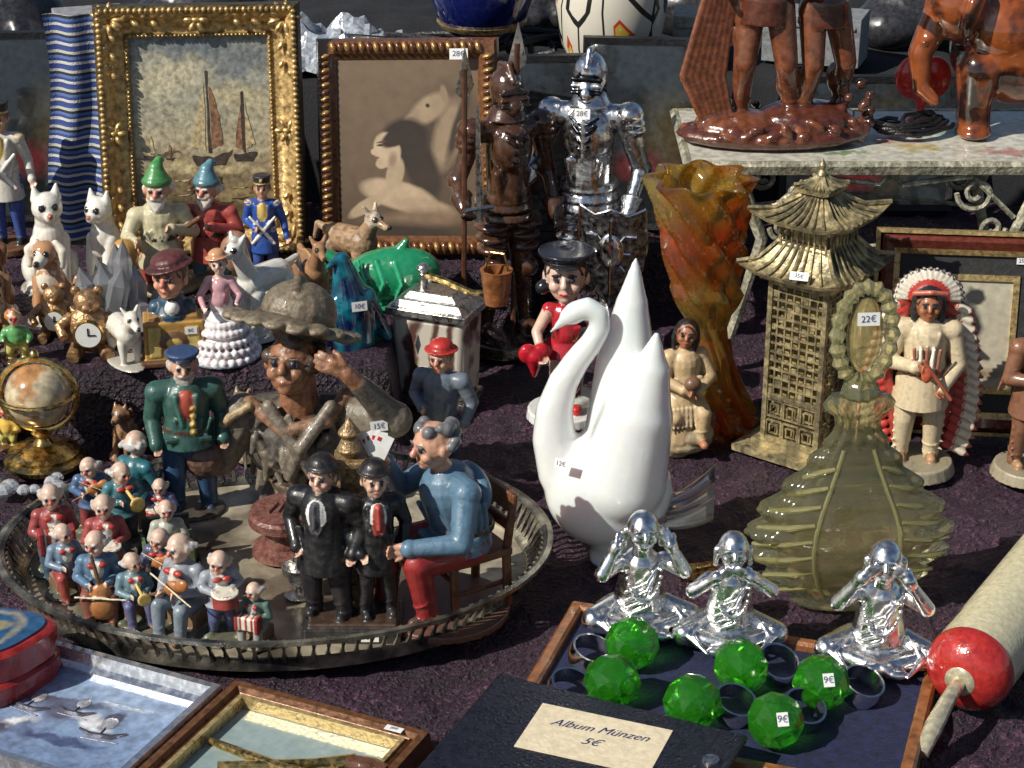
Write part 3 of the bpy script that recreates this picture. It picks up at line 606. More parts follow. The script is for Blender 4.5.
def twomen():
    S=Sc(1.0); k=1.13; suit=(.009,.010,.012)
    S.box((0,0,.05),(.66,.42,.1),BK); S.box((0,0,.115),(.6,.37,.035),(.05,.03,.02))
    for (x,rz,b,hs) in((-.17,-18,1.4,1.25),(.17,14,1.15,1.25)):
        old=S.push((x,-.04,.12),(0,0,rz),k*(1.0 if x<0 else .97))
        body(S,dict(haL=(-.1*b,-.1,.5),haR=(.14*b,-.05,.48)),b=b,shirt=suit,pants=(.018,.018,.022),coat=suit,bib=(.75,.73,.7),skin=(.58,.36,.26),hair=(.1,.07,.05),hs=hs,hat='bowler',hc=(.015,.013,.013),shoes=BK,brow=BK)
        S.bias=.03; S.cap((0,-.105*b,.81),(0,-.112*b,.67),.010,.014,(.06,.06,.07) if x<0 else (.35,.05,.04)); S.bias=0
        S.M=old
    o=S.build('two_bowler_hat_gentlemen_statuette',resin,(-1.08,11.86,.09),0,.009)
    mb=MB(); mb.box((0,.13,.65),(.17,.17,1.1),taper=.75); mb.box((0,.13,1.22),(.22,.22,.05)); mb.lathe([(.04,1.24),(.09,1.3),(.05,1.38),(.08,1.42),(.0,1.53)],0,16,c=(0,.13,0)); 
    for z in(.3,.55,.8,1.0): mb.box((0,.13,z),(.2,.2,.03))
    mb.build('pillar',pbr('bronze_post',(.3,.2,.1),.4,.4,var=.5,vs=12,bump=.4),parent=o,bevel=.008)
    sticker(o,(.12,-.213,.05),(90,0,0),.12,.07,'8€')
twomen()
def cardplayer():
    g=group('card_player_figurine',(-.40,12.14,.09),-58)
    S=Sc(1.5); sh=(.09,.17,.25)
    J=dict(pel=(0,.05,.36),ch=(0,-.02,.62),hd=(0,-.1,.84),shL=(-.15,-.02,.66),shR=(.15,-.02,.66),elL=(-.24,-.14,.56),elR=(.24,-.1,.47),haL=(-.14,-.26,.76),haR=(.12,-.3,.45),
     hpL=(-.08,.04,.34),hpR=(.08,.04,.34),knL=(-.12,-.26,.36),knR=(.12,-.26,.36),anL=(-.13,-.3,.07),anR=(.1,-.2,.07))
    body(S,J,b=1.38,shirt=sh,pants=(.28,.025,.025),skin=(.55,.3,.2),hs=1.4,hair=(.12,.12,.13),style='wild',shoes=(.08,.04,.03),pitch=6,hsz=.075,belt=(.08,.04,.02),nose=(.5,.22,.16))
    S.ell((0,.1,.6),(.15,.06,.12),sh); S.cyl((0,0,.42),(0,0,.34),.16,.18,sh)
    for q in range(5): S.path([(.125,-.04+.035*q,.42),(.14,-.03+.03*q,.5),(.135,-.04+.03*q,.58)],.012,sh)
    S.cyl((0,-.06,0),(0,-.06,.035),.31,.31,(.12,.06,.04))
    S.build('man',resin,parent=g,voxel=.010)
    mb=MB()
    for x in(-.2,.2):
        for y in(-.12,.3): mb.tube([(x*1.1,y,.04),(x,y,.45)],.035,0,8)
        mb.tube([(x,.3,.45),(x*1.05,.36,.88)],[.035,.03],0,8)
    mb.box((0,.08,.46),(.48,.5,.06)); mb.box((0,.34,.82),(.44,.05,.14),rot=(R(-8),0,0)); mb.box((0,.32,.65),(.4,.04,.08),rot=(R(-8),0,0)); mb.tube([(-.2,-.1,.3),(.2,-.1,.3)],.022,0,6); mb.tube([(.2,-.12,.22),(.2,.3,.22)],.022,0,6)
    mb.build('chair',pbr('chair_wood',(.14,.05,.02),.4,var=.4),parent=g,bevel=.01)
    mb=MB()
    for i in range(4):
        a=R(-30+18*i); mb.M=Matrix.Translation((-.16,-.47-.012*i,1.22))@Matrix.Rotation(R(50),4,'Z')@Matrix.Rotation(a,4,'Y'); mb.box((0,0,.1),(.12,.006,.19),0); mb.box((-.03,-.0045,.15),(.025,.004,.03),1)
    mb.build('playing_cards',[white,pbr('card_red',(.5,.03,.03),.4)],parent=g)
    sticker(g,(.30,-.12,.86),(80,0,70),.1,.065)
cardplayer()
def bust():
    c=(.085,.075,.062); c2=(.15,.125,.095); hat=(.17,.135,.09); sk=(.25,.115,.06)
    S=Sc(1.8)
    S.cyl((0,0,0),(0,0,.05),.2,.19,(.08,.06,.05)); S.cyl((0,0,.05),(0,0,.14),.12,.15,(.1,.07,.05))
    S.ell((0,.02,.3),(.25,.16,.2),c); S.cap((-.2,.02,.4),(.2,.02,.4),.1,.1,c); S.cap((0,0,.4),(0,-.04,.6),.09,.075,sk)
    S.path([(-.2,-.06,.5),(-.05,-.14,.4),(.12,-.12,.44),(.2,-.02,.52)],.03,(.22,.12,.07))
    S.path([(-.12,-.1,.5),(0,-.17,.33),(.06,-.14,.2)],.028,c2); S.path([(.14,-.1,.5),(.02,-.18,.35),(-.04,-.14,.2)],.028,c2)
    for q in range(46):
        t=rnd.uniform(-3.2,.1); z=rnd.uniform(.12,.48); w=1-abs(z-.36)*1.5; x=math.cos(t)*.26*w;y=math.sin(t)*.17*w+.02
        S.cap((x,y,z),(x+rnd.uniform(-.04,.04),y-.01,z-rnd.uniform(.03,.09)),rnd.uniform(.015,.03),.012,c2 if q%3 else c)
    head(S,(-.02,-.06,.67),.13,skin=sk,hair=(.05,.032,.02),style='wild',yaw=-14,pitch=-14,lips=(.2,.07,.05),brow=(.05,.03,.02))
    S.ell((0.01,.06,.86),(.16,.16,.13),hat,(-20,12,0)); S.cyl((-.01,.04,.80),(0,.05,.84),.19,.165,(.07,.05,.035))
    S.ell((-.02,.02,.81),(.25,.26,.035),hat,(-24,14,0)); S.path([(.01,-.02,.97),(.01,.06,1.0),(.02,.14,.97)],.02,(.12,.09,.06))
    for q in range(18): a=q/18*6.28; S.ell((-.02+.24*math.cos(a),.02+.22*math.sin(a),.81-.095*math.sin(a)-.055*math.cos(a)+rnd.uniform(-.008,.008)),(.05,.05,.02),hat)
    S.cap((.22,0,.42),(.4,-.12,.45),.1,.08,c2); S.cap((.4,-.12,.45),(.27,-.2,.64),.07,.045,c); S.cap((.27,-.2,.64),(.22,-.22,.70),.04,.035,sk)
    for q in range(4): S.ell((.27+.04*q,-.03-.03*q,.435+.005*q),(.025,.1-.006*q,.1-.006*q),c2,(0,0,20))
    hand(S,(.2,-.225,.72),(-.75,-.05,.35),.09,sk,up=(0,1,-.3),curl=.25)
    S.cap((-.24,0,.42),(-.34,-.03,.22),.09,.07,c2); S.ell((-.4,-.05,.25),(.1,.1,.1),(.12,.07,.05)); S.path([(-.36,-.05,.35),(-.28,-.1,.45),(-.2,-.1,.5)],.02,(.3,.22,.12))
    o=S.build('boy_with_hat_bust',bronzeM,(-1.6,13.72,.09),0,.012); sticker(o,(.62,-.38,.83),(75,0,20),.13,.08,'15€')
bust()
def conductor():
    S=Sc(1.28); body(S,dict(haL=(-.19,-.09,.49),haR=(.2,-.09,.5),elR=(.21,.02,.62),elL=(-.2,.02,.62)),b=1.4,shirt=(.03,.09,.075),pants=(.03,.08,.17),bib=(.4,.08,.05),hs=1.2,beard=(.42,.4,.36),hair=(.4,.38,.36),style='tufts',hat='cap',hc=(.03,.06,.15),hb=(.03,.05,.14),shoes=(.03,.05,.1),skin=(.52,.3,.21),belt=(.06,.03,.02))
    S.cyl((0,0,.56),(0,0,.46),.15,.17,(.03,.09,.075))
    for s in(-1,1): S.cap((s*.03,-.14,.62),(s*.06,-.13,.8),.012,.02,(.04,.12,.1)); S.box((s*.1,-.14,.53),(.07,.02,.03),(.02,.06,.05))
    for q in range(4): S.ell((.03,-.15,.58+.05*q),.012,(.6,.42,.12),bias=.01)
    S.ell((0,0,.01),(.2,.17,.03),(.06,.05,.04)); S.build('bearded_sea_captain_figurine',resin,(-2.44,13.6,.09),12,.010)
conductor()
def roundbox():
    mb=MB(); mb.lathe([(.2,0),(.25,.02),(.24,.07),(.17,.1),(.16,.2),(.22,.25),(.26,.27),(.26,.33),(.24,.35),(.24,.37),(.02,.385)],0,48)
    for q in range(4): mb.tube([(-.1+.07*q,-.1,.385),(-.05+.05*q,.02,.395),(-.1+.06*q,.1,.388)],.012,0,5)
    mb.build('round_carved_trinket_box',pbr('mahogany',(.17,.07,.055),.35,var=.45,vs=9,bump=.4,coat=.2),(-1.66,12.92,.09))
    mb=MB(); mb.lathe([(.1,0),(.11,.015),(.04,.04),(.03,.08),(.07,.11),(.11,.18),(.12,.24),(.11,.24),(.06,.12)],0,32,cap=True); mb.build('silver_egg_cup',steel,(-1.5,12.3,.09))
    S=Sc(1.12)
    body(S,dict(haL=(-.08,-.17,.62)),b=1.3,shirt=(.13,.16,.2),pants=(.08,.09,.12),hs=1.3,hat='flop',hc=(.4,.025,.02),hair=(.2,.1,.06),nose=(.5,.2,.15))
    S.cyl((0,0,0),(0,0,.03),.18,.18,BR); S.build('red_hat_figurine',resin,(-.55,14.30,0),-20,.011)
roundbox()
# ================================================================== SWAN, BOTTLE, VASES
def swan():
    g=group('milk_glass_swan_vase',(.80,13.0,0),-6); w=(.8,.81,.8)
    S=Sc(1,n=48)
    S.ell((-.1,0,.58),(.47,.36,.46),w); S.cap((-.02,0,.12),(-.04,0,.5),.2,.33,w); S.cyl((0,0,0),(0,0,.12),.24,.2,w)
    S.cap((.0,-.1,.7),(.1,-.12,1.2),.33,.26,w); S.cap((.1,-.12,1.2),(.18,-.11,1.55),.26,.15,w); S.cap((.18,-.11,1.55),(.22,-.1,1.84),.15,.03,w)
    S.cap((0,.14,.9),(.0,.18,1.5),.3,.22,w); S.cap((.0,.18,1.5),(.03,.19,1.95),.22,.12,w); S.cap((.03,.19,1.95),(.05,.2,2.28),.12,.025,w)
    P=[(-.42,0,.7),(-.5,0,.95),(-.5,0,1.18),(-.44,0,1.4),(-.34,0,1.58),(-.24,0,1.72),(-.18,0,1.84),(-.19,0,1.94),(-.27,0,1.99),(-.36,0,1.95)]
    S.path(P,[.2,.16,.135,.11,.095,.085,.078,.075,.075,.08],w)
    S.ell((-.38,0,1.92),(.095,.07,.07),w); S.cap((-.43,0,1.89),(-.53,0,1.79),.045,.015,w)
    mm=pbr('milk_glass',(.9,.92,.9),.04,var=.02,bump=0,coat=1,sss=.25,trans=.15)
    S.build('body',mm,parent=g,voxel=.02,sm=14)
    G=glass('clear_glass',(.97,.98,.96),through=.1,glow=.06,gc=(.9,.9,.85))
    mb=MB(); n=18; vs=[];fs=[]
    for i in range(9):
        u=i/8
        for j in range(n+1):
            v=-1+2*j/n; vs.append((.25+.42*u,v*(.2+.16*u),.42+.2*u*u+.05*u*math.cos(v*9)+.02*abs(v)))
    m=len(vs); vs+=[(a,b,c-.05) for a,b,c in vs]
    for i in range(8):
        for j in range(n): a=i*(n+1)+j; f=(a,a+n+1,a+n+2,a+1); fs.append(f); fs.append(tuple(k+m for k in f[::-1]))
    for j in range(n): a=8*(n+1)+j; fs.append((a,a+m,a+m+1,a+1)); a=j; fs.append((a+1,a+m+1,a+m,a))
    for i in range(8): a=i*(n+1); b=a+n+1; fs.append((a,a+m,b+m,b)); a+=n;b+=n; fs.append((b,b+m,a+m,a))
    mb.add(vs,fs); mb.build('clear_tail',G,parent=g,ang=80)
    sticker(g,(-.42,-.33,.92),(75,0,-25),.1,.07,'12€')
swan()
def bottle():
    g=group('yellow_glass_perfume_bottle',(2.36,12.36,0),4)
    G=glass('yellow_glass',(1,.985,.78),through=.5,glow=.12,gc=(.98,.92,.42))
    key=[(0,.32),(.03,.36),(.08,.36),(.14,.44),(.26,.56),(.42,.66),(.56,.69),(.7,.66),(.85,.56),(1.0,.42),(1.15,.3),(1.28,.21),(1.36,.16),(1.4,.15),(1.46,.16),(1.5,.22),(1.56,.24),(1.62,.2)]
    def widths(z):
        for (a,b),(c,d) in zip(key,key[1:]):
            if a<=z<=c: t=(z-a)/(c-a); t=t*t*(3-2*t)*.4+t*.6; return b+(d-b)*t
        return key[-1][1]
    prof=[(widths(1.62*i/80),1.62*i/80) for i in range(81)]
    def sh(t,q):
        s=abs(math.cos(t)); z=q*1.62
        rip=.10*math.sin(z*34)*max(0,s-.5)*1.6 if z<1.25 else .05*math.cos(12*t)
        return 1+rip+.02*math.cos(20*t)*(s if z<1.3 else 0)
    mb=MB(); mb.lathe(prof,0,140,sx=1,sy=.40,sh=sh)
    mb.build('flacon',G,parent=g,ang=30)
    mb=MB()   # cut-glass ridges fanning over the shoulders
    for s in(-1,1):
        for q in range(8):
            z=.2+.125*q; w=widths(z)
            mb.tube([(s*w*.46,-w*.36,z+.05),(s*w*.72,-w*.29,z+.01),(s*w*1.0,-.03,z-.06)],[.012,.022,.016],0,6)
        e=[(s*widths(z)*.44,-widths(z)*.365,z) for z in [.12+.14*i for i in range(9)]]; mb.tube(e,.016,0,6)
    mb.build('cut_ridges',glass('yellow_glass_edge',(1,.98,.72),through=.2,glow=.32,gc=(.98,.93,.5)),parent=g)
    mb=MB(); rx,rz_=.185,.34; cz=2.06
    pts=[(rx*math.cos(2*math.pi*i/40),0,cz+rz_*math.sin(2*math.pi*i/40)) for i in range(40)]
    mb.tube(pts,[.05+.012*math.cos(i*math.pi) for i in range(40)],0,8,closed=True)
    mb.build('stopper_ring',glass('yellow_glass_ring',(1,.98,.74),through=.3,glow=.28,gc=(.98,.93,.5)),parent=g,ang=20)
    mb=MB(); mb.ell((0,0,cz),(rx-.06,.02,rz_-.06),0,n=24)
    mb.lathe([(.1,1.6),(.13,1.63),(.11,1.7),(.07,1.74)],0,24,fl=.08,nf=10)
    mb.build('stopper',G,parent=g,ang=30)
    sticker(g,(.0,-.075,2.2),(82,0,0),.15,.09,'22€')
bottle()
def ambervase():
    G=glass('amber_glass',(1,.75,.2),(1,.34,.08),through=.6,vs=1.3,shift=(.42,.6),glow=.2)
    g=group('amber_glass_vase',(1.69,15.36,0),0)
    prof=[(.36,0),(.37,.05),(.34,.1),(.32,.14),(.2,.3),(.16,.5),(.17,.65),(.14,.8),(.15,.92),(.22,1.05),(.28,1.2),(.27,1.3),(.31,1.5),(.33,1.62),(.32,1.72),(.36,1.95),(.39,2.1),(.42,2.2)]
    mb=MB(); mb.M=Matrix(((1,0,-.09,.02),(0,1,0,0),(0,0,1,0),(0,0,0,1)))
    ft=[]
    for i in range(len(prof)-1):
        for k in range(5): t=k/5; ft.append((prof[i][0]*(1-t)+prof[i+1][0]*t,prof[i][1]*(1-t)+prof[i+1][1]*t))
    mb.lathe(ft+[(r*.86,z) for r,z in ft[::-1] if z>1.0]+[(.01,1.0)],0,96,fl=.09,nf=8,twist=2.2,cap=False,sh=lambda t,q:1+.06*math.sin(q*60+8*t))
    mb.build('vase_body',G,parent=g,ang=15)
    mb=MB()
    for q in range(8):
        t=q*math.pi/4; mb.tube([(.1*math.cos(t),.1*math.sin(t),.75),(.2*math.cos(t+.6),.2*math.sin(t+.6),.4),(.36*math.cos(t+1.1),.36*math.sin(t+1.1),.06)],[.04,.045,.06],0,6)
    mb.build('foot',G,parent=g,ang=20)
    sticker(g,(-.1,-.4,.05),(60,0,0),.13,.07,'35€')
ambervase()
# ================================================================== PAGODA
def pagoda():
    g=group('metal_pagoda_lantern',(2.42,14.92,0),-38); g.scale=(.92,.92,.955)
    m=pbr('weathered_brass',(.46,.38,.21),.42,.5,var=.4,vs=8,bump=.2,bs=30,c2=(.2,.17,.1)); 
    mb=MB(); mb.box((0,0,.03),(.95,.95,.06)); mb.box((0,0,.085),(.7,.7,.05))
    hw=.27; z0,z1=.11,1.55
    for sx in(-1,1):
        for sy in(-1,1): mb.box((sx*hw,sy*hw,(z0+z1)/2),(.045,.045,z1-z0))
    for f in range(4):
        mb.M=Matrix.Rotation(f*math.pi/2,4,'Z')@Matrix.Translation((0,-hw,0))
        for i in range(1,7): mb.box((-hw+2*hw*i/7,0,(z0+z1)/2+.2),(.016,.018,(z1-z0)-.42))
        for i in range(14):
            z=z0+.42+(z1-z0-.42)*i/13; mb.box((0,.0,z),(2*hw-.05,.022,.018))
        for i in range(7):
            for j in range(14):
                if (i*5+j*3)%4==0: mb.box((-hw+2*hw*(i+.5)/7,0,z0+.42+(z1-z0-.42)*(j+.5)/14),(.05,.014,.05))
        for i in range(3):
            for j in range(2):
                cx=-.17+.17*i; cz=z0+.1+.19*j
                for s in(.15,.08): 
                    for (dx,dz,w,h) in((0,s/2,s,.014),(0,-s/2,s,.014),(s/2,0,.014,s),(-s/2,0,.014,s)): mb.box((cx+dx,0,cz+dz),(w+.003*(s>.1),.02+.004*(h>w),h))
        mb.box((0,0,z0+.4),(2*hw-.04,.03,.04)); mb.box((0,0,z1),(2*hw-.04,.035,.05)); mb.box((0,.0,z0+.01),(2*hw-.04,.035,.03))
    mb.M=ident()
    def roof(z,w,h,top,lift):
        n=10; vs=[];fs=[]; N=32
        for i in range(n+1):
            u=i/n
            for j in range(N):
                t=2*math.pi*j/N; c,s_=math.cos(t),math.sin(t); q=1/max(abs(c),abs(s_)); cor=(q-1)/.414
                r=w+(top-w)*u; zz=z+h*(u**1.7)+lift*cor**2*(1-u)**2; rr=r*q*(1+.06*cor*(1-u)); vs.append((rr*c,rr*s_,zz))
        for i in range(n):
            for j in range(N): fs.append((i*N+j,i*N+(j+1)%N,(i+1)*N+(j+1)%N,(i+1)*N+j))
        fs.append(tuple(n*N+j for j in range(N)))
        o=len(vs); vs+=[(x*.96,y*.96,zz-.035) for x,y,zz in vs[:N]]
        for j in range(N): fs.append((o+j,o+(j+1)%N,(j+1)%N,j))
        fs.append(tuple(o+j for j in range(N))[::-1]); mb.add(vs,fs)
        for j in range(32):
            a=vs[j]; b=vs[(n//2)*N+j]; d=vs[n*N+j]; mb.tube([(a[0],a[1],a[2]+.012),(b[0],b[1],b[2]+.01),(d[0],d[1],d[2]+.01)],.013 if j%4 else .02,0,5)
    mb.box((0,0,1.6),(.7,.7,.05)); roof(1.66,.47,.24,.24,.07)
    mb.box((0,0,1.85),(.52,.52,.07))
    for f in range(4):
        mb.M=Matrix.Rotation(f*math.pi/2,4,'Z')@Matrix.Translation((0,-.25,0))
        for i in range(9): mb.box((-.22+.055*i,0,1.96),(.014,.016,.18))
        mb.box((0,0,2.05),(.52,.03,.03))
    mb.M=ident(); mb.box((0,0,1.98),(.34,.34,.2)); roof(2.12,.42,.16,.12,.07)
    mb.box((0,0,2.31),(.2,.2,.08)); roof(2.35,.16,.08,.03,.02); mb.lathe([(.03,2.42),(.045,2.46),(.02,2.5),(.03,2.54),(.0,2.6)],0,12)
    mb.build('pagoda_body',m,parent=g)
    mb=MB(); mb.box((0,0,.8),(.4,.4,1.36)); mb.build('inner_panel',pbr('yellow_paper',(.3,.22,.08),.7,var=.4),parent=g)
    sticker(g,(.12,-.5,1.74),(60,0,20),.16,.07,'35€')
pagoda()
# ================================================================== NATIVE FIGURES, BOOP
def chief(loc,rz,h,cl,full=True,name='native_chief_figurine'):
    S=Sc(h); sk=(.35,.13,.06)
    S.cyl((0,0,0),(0,0,.06),.2,.18,(.3,.26,.18)); old=S.push((0,0,.05),(0,0,0),.88)
    body(S,dict(haL=(-.06,-.15,.62),haR=(.1,-.14,.5),elL=(-.19,-.02,.6),elR=(.19,-.02,.6)),b=1.2,shirt=cl,pants=cl,coat=cl,skin=sk,hair=(.02,.02,.02),style='long',hs=1.15,shoes=(.35,.2,.1),belt=(.4,.06,.04))
    for q in range(5): S.cap((-.07+.035*q,-.135,.72),(-.06+.03*q,-.14,.6),.011,.009,(.75,.7,.6) if q%2 else (.25,.1,.06))
    for s in(-1,1):
        for q in range(8): S.cap((s*(.075+.02*(q%2)),-.01,.45-.05*q),(s*(.14),-.03,.43-.05*q),.012,.006,cl)
        for q in range(6): S.cap((s*(.15+.015*q),-.01,.75-.03*q),(s*(.19+.012*q),0,.66-.03*q),.012,.006,cl)
    S.cap((-.02,-.2,.68),(.14,-.2,.46),.012,.012,(.3,.08,.04)); S.ell((.0,-.2,.6),(.03,.02,.05),(.5,.1,.05))
    if full:
        hd=V((0,0,.95))
        S.path([(-.085,-.05,1.01),(0,-.085,1.03),(.085,-.05,1.01)],.015,(.4,.12,.08))
        for q in range(17):
            a=math.pi*(q/16); d=V((math.cos(a),0,math.sin(a))); b0=hd+d*.08+V((0,.02,.01)); tip=hd+V((math.cos(a)*.19,.06,math.sin(a)*.17))
            S.cap(b0,b0+(tip-b0)*.25,.018,.018,(.45,.04,.03)); S.cap(b0+(tip-b0)*.3,b0+(tip-b0)*.8,.017,.018,(.66,.6,.5)); S.cap(b0+(tip-b0)*.85,tip,.017,.01,(.06,.04,.04))
        for s in(-1,1):
            for q in range(17):
                z=.93-.053*q; x=s*(.11+.09*math.sin(q/16*2.6)); b0=V((x,.06,z)); tip=V((x+s*.14,.06,z-.07))
                S.cap(b0,b0+(tip-b0)*.3,.024,.024,(.45,.04,.03)); S.cap(b0+(tip-b0)*.35,b0+(tip-b0)*.8,.024,.024,(.66,.58,.45)); S.cap(b0+(tip-b0)*.85,tip,.02,.01,(.3,.05,.04))
            S.path([(s*.1,.07,.93),(s*.19,.07,.5),(s*.1,.07,.08)],.03,(.4,.05,.04))
    S.M=old
    S.build(name,resin,loc,rz,.010)
chief((3.25,14.5,0),-6,1.64,(.6,.49,.32))
chief((4.14,14.4,0),10,1.5,(.2,.09,.05),False,'bronze_native_figurine')
def woman():
    S=Sc(1.2); sk=(.36,.15,.08); dr=(.5,.36,.2)
    S.ell((0,0,.06),(.22,.18,.09),(.4,.33,.22)); S.ell((.05,-.05,.12),(.16,.14,.09),(.35,.28,.18)); S.cap((-.05,0,.1),(.0,.0,.38),.17,.12,dr)
    body(S,dict(pel=(0,0,.42),ch=(0,0,.64),hd=(0,-.02,.84),shL=(-.11,0,.68),shR=(.11,0,.68),elL=(-.16,-.05,.54),elR=(.17,-.06,.54),haL=(-.06,-.16,.5),haR=(.05,-.16,.48),hpL=(-.06,0,.38),hpR=(.06,0,.38),knL=(-.1,-.12,.28),knR=(.1,-.14,.3),anL=(-.1,-.05,.13),anR=(.08,-.16,.13)),
      b=1.15,shirt=dr,pants=dr,skin=sk,hair=(.015,.012,.012),style='long',hs=1.15,shoes=sk,belt=(.35,.08,.05),yaw=-20,roll=8)
    for q in range(10): S.cap((-.14+.03*q,-.13,.35),(-.15+.032*q,-.16,.22),.012,.008,(.6,.45,.28))
    S.ell((0,-.18,.55),(.06,.05,.05),(.15,.08,.05)); S.build('native_woman_figurine',resin,(1.40,14.9,0),15,.010)
woman()
def boop():
    S=Sc(1.62); sk=(.6,.4,.31)
    S.cyl((0,0,0),(0,0,.05),.2,.19,(.6,.6,.58)); S.ell((.03,.03,.09),(.15,.12,.07),(.55,.56,.5))
    body(S,dict(pel=(0,0,.42),ch=(0,0,.58),hd=(0,-.03,.76),shL=(-.08,0,.61),shR=(.08,0,.61),elL=(-.15,-.03,.5),elR=(.15,0,.52),haL=(-.14,-.12,.42),haR=(.08,-.08,.42),hpL=(-.035,0,.4),hpR=(.035,0,.4),knL=(-.04,-.02,.25),knR=(.045,-.04,.25),anL=(-.04,0,.1),anR=(.05,-.03,.1)),b=.78,shirt=(.4,.02,.03),pants=sk,skin=sk,sleeve=sk,shoes=(.4,.02,.02),belt=BK,hs=1.7,hair=(.012,.012,.014),hat='cap',hc=(.015,.015,.02),hb=(.02,.02,.025),lips=(.5,.02,.03),yaw=-15)
    S.cyl((0,0,.46),(0,0,.36),.08,.125,(.4,.02,.03)); S.cyl((-.04,0,.26),(-.04,0,.12),.042,.036,BK); S.cyl((.047,-.03,.26),(.047,-.03,.12),.042,.036,BK)
    for q in range(9):
        a=math.pi*(q/8); S.ell((math.cos(a)*.12,-.02,.74+math.sin(a)*.02),.038,(.012,.012,.014))
    S.ell((-.21,-.12,.42),(.05,.035,.055),(.4,.01,.02)); S.ell((-.14,-.12,.42),(.05,.035,.055),(.4,.01,.02)); S.cap((-.175,-.12,.4),(-.175,-.12,.3),.055,.015,(.4,.01,.02))
    S.cap((.03,.06,.1),(.12,.08,.42),.07,.045,(.5,.5,.48))
    S.build('flapper_girl_figurine',glaze,(.44,15.5,0),8,.011)
boop()
# ================================================================== KNIGHTS
def knight(loc,rz,h,c,dark,shield=True,name='knight_in_armor_statuette',mat=None):
    g=group(name,loc,rz); S=Sc(h*.96,n=20); b=.9 if shield else .78
    S.cyl((0,0,-.01),(0,0,.035),.17,.16,(.03,.025,.02)); old=S.push((0,0,.03),(0,0,0),1)
    J=dict(haL=(-.22,-.12,.56),elL=(-.19,.0,.62),haR=(.16,-.09,.47),elR=(.18,.03,.6),shL=(-.125,0,.79),shR=(.125,0,.79),anL=(-.08,.02,.05),anR=(.08,.02,.05),hd=(0,-.01,.91))
    body(S,J,b=b,shirt=c,pants=c,skin=dark,shoes=c,hair=c,style='none',hs=.8,hsz=.05,curl=1.2,lips=dark)
    S.ell((0,.0,.94),(.06,.072,.075),c); S.cap((0,-.04,.9),(0,-.07,.885),.048,.03,c); S.cyl((0,0,.83),(0,0,.87),.075,.055,c)
    S.bias=.008
    for q in range(3): S.cap((-.05,-.066-.006*q,.935-.022*q),(.05,-.066-.006*q,.935-.022*q),.008,.008,dark if q%2==0 else c)
    S.bias=0
    S.path([(0,-.065,.975),(0,-.02,1.025),(0,.045,1.015),(0,.08,.95)],[.008,.013,.013,.008],c)
    S.ell((0,-.04,.73),(.09*b/.9,.075,.1),c); S.cap((0,-.112,.8),(0,-.12,.66),.008,.008,c)
    for q in range(4): S.cap((-.05+.01*q,-.1,.81-.03*q),(-.015,-.118,.79-.03*q),.006,.006,dark); S.cap((.05-.01*q,-.1,.81-.03*q),(.015,-.118,.79-.03*q),.006,.006,dark)
    for s in(-1,1):
        S.ell((s*.138,0,.805),(.05,.058,.042),c); S.ell((s*.15,0,.775),(.045,.052,.022),c); S.ell((s*.158,0,.75),(.04,.047,.02),c)
        e=J['elR' if s>0 else 'elL']; S.ell((e[0],e[1]+.01,e[2]),(.037,.042,.037),c); S.ell((s*.068,-.035,.27),(.042,.045,.042),c); S.ell((s*.068,-.06,.27),(.022,.022,.03),c)
        for q in range(3): S.ell((s*.062,-.01,.44-.045*q),(.066-.004*q,.07-.004*q,.022),c)
        S.ell((s*.085,-.06,.035),(.03,.07,.024),c)
        hh=J['haR' if s>0 else 'haL']; d=(V(hh)-V(e)).normalized(); S.cyl(V(hh)-d*.0,V(hh)-d*.06,.026,.042,c)
    for q in range(3): S.cyl((0,0,.56-.035*q),(0,0,.535-.035*q),(.1+.006*q)*b/.9,(.108+.006*q)*b/.9,c)
    S.M=old
    S.build('armor',mat or armorM,parent=g,voxel=.0115)
    mb=MB(); k=h*.96
    mb.tube([(-.24*k,-.15*k,.02*k),(-.225*k,-.15*k,1.1*k)],.010*k,1,8)
    mb.poly([(-.26*k,-.15*k,1.02*k),(-.222*k,-.15*k,1.17*k),(-.19*k,-.15*k,1.04*k),(-.222*k,-.15*k,.98*k)],0,th=.02,up=(0,1,0)); 
    if shield:
        vs=[];fs=[]; hh=[.165,.1,.04,-.03,-.09,-.14,-.19]; ww=[.115,.12,.122,.112,.088,.05,.002]
        for sgn in(0,1):
            for z,w in zip(hh,ww):
                for j in range(9):
                    u=-1+2*j/8; vs.append(((.12+w*u)*k,(-.16-.03*(1-u*u)+.012*sgn)*k,(.37+z+(.012*math.cos(u*3.14*2) if z>.16 else 0))*k))
        for r in range(6):
            for j in range(8): a=r*9+j; fs.append((a,a+9,a+10,a+1)); b_=a+63; fs.append((b_+1,b_+10,b_+9,b_))
        mb.add(vs,fs,2); mb.tube([vs[i] for i in range(9)],.012,0,6); mb.tube([vs[r*9] for r in range(7)],.014,0,6); mb.tube([vs[r*9+8] for r in range(7)],.014,0,6)
        mb.ell((.12*k,-.195*k,.39*k),(.05*k,.012*k,.07*k),0); mb.tube([(.12*k,-.2*k,.51*k),(.12*k,-.2*k,.24*k)],.006*k,0,6); mb.tube([(.03*k,-.18*k,.45*k),(.21*k,-.18*k,.45*k)],.006*k,0,6)
        for q in range(8): a=q*.785; mb.tube([(.12*k,-.2*k,.39*k),((.12+.07*math.cos(a))*k,-.192*k,(.39+.09*math.sin(a))*k)],.004*k,0,5)
    else:
        mb.tube([(-.18*k,-.16*k,.55*k),(-.2*k,-.2*k,.98*k)],[.016*k,.006*k],0,6); mb.tube([(-.24*k,-.17*k,.6*k),(-.13*k,-.17*k,.6*k)],.008*k,0,6)
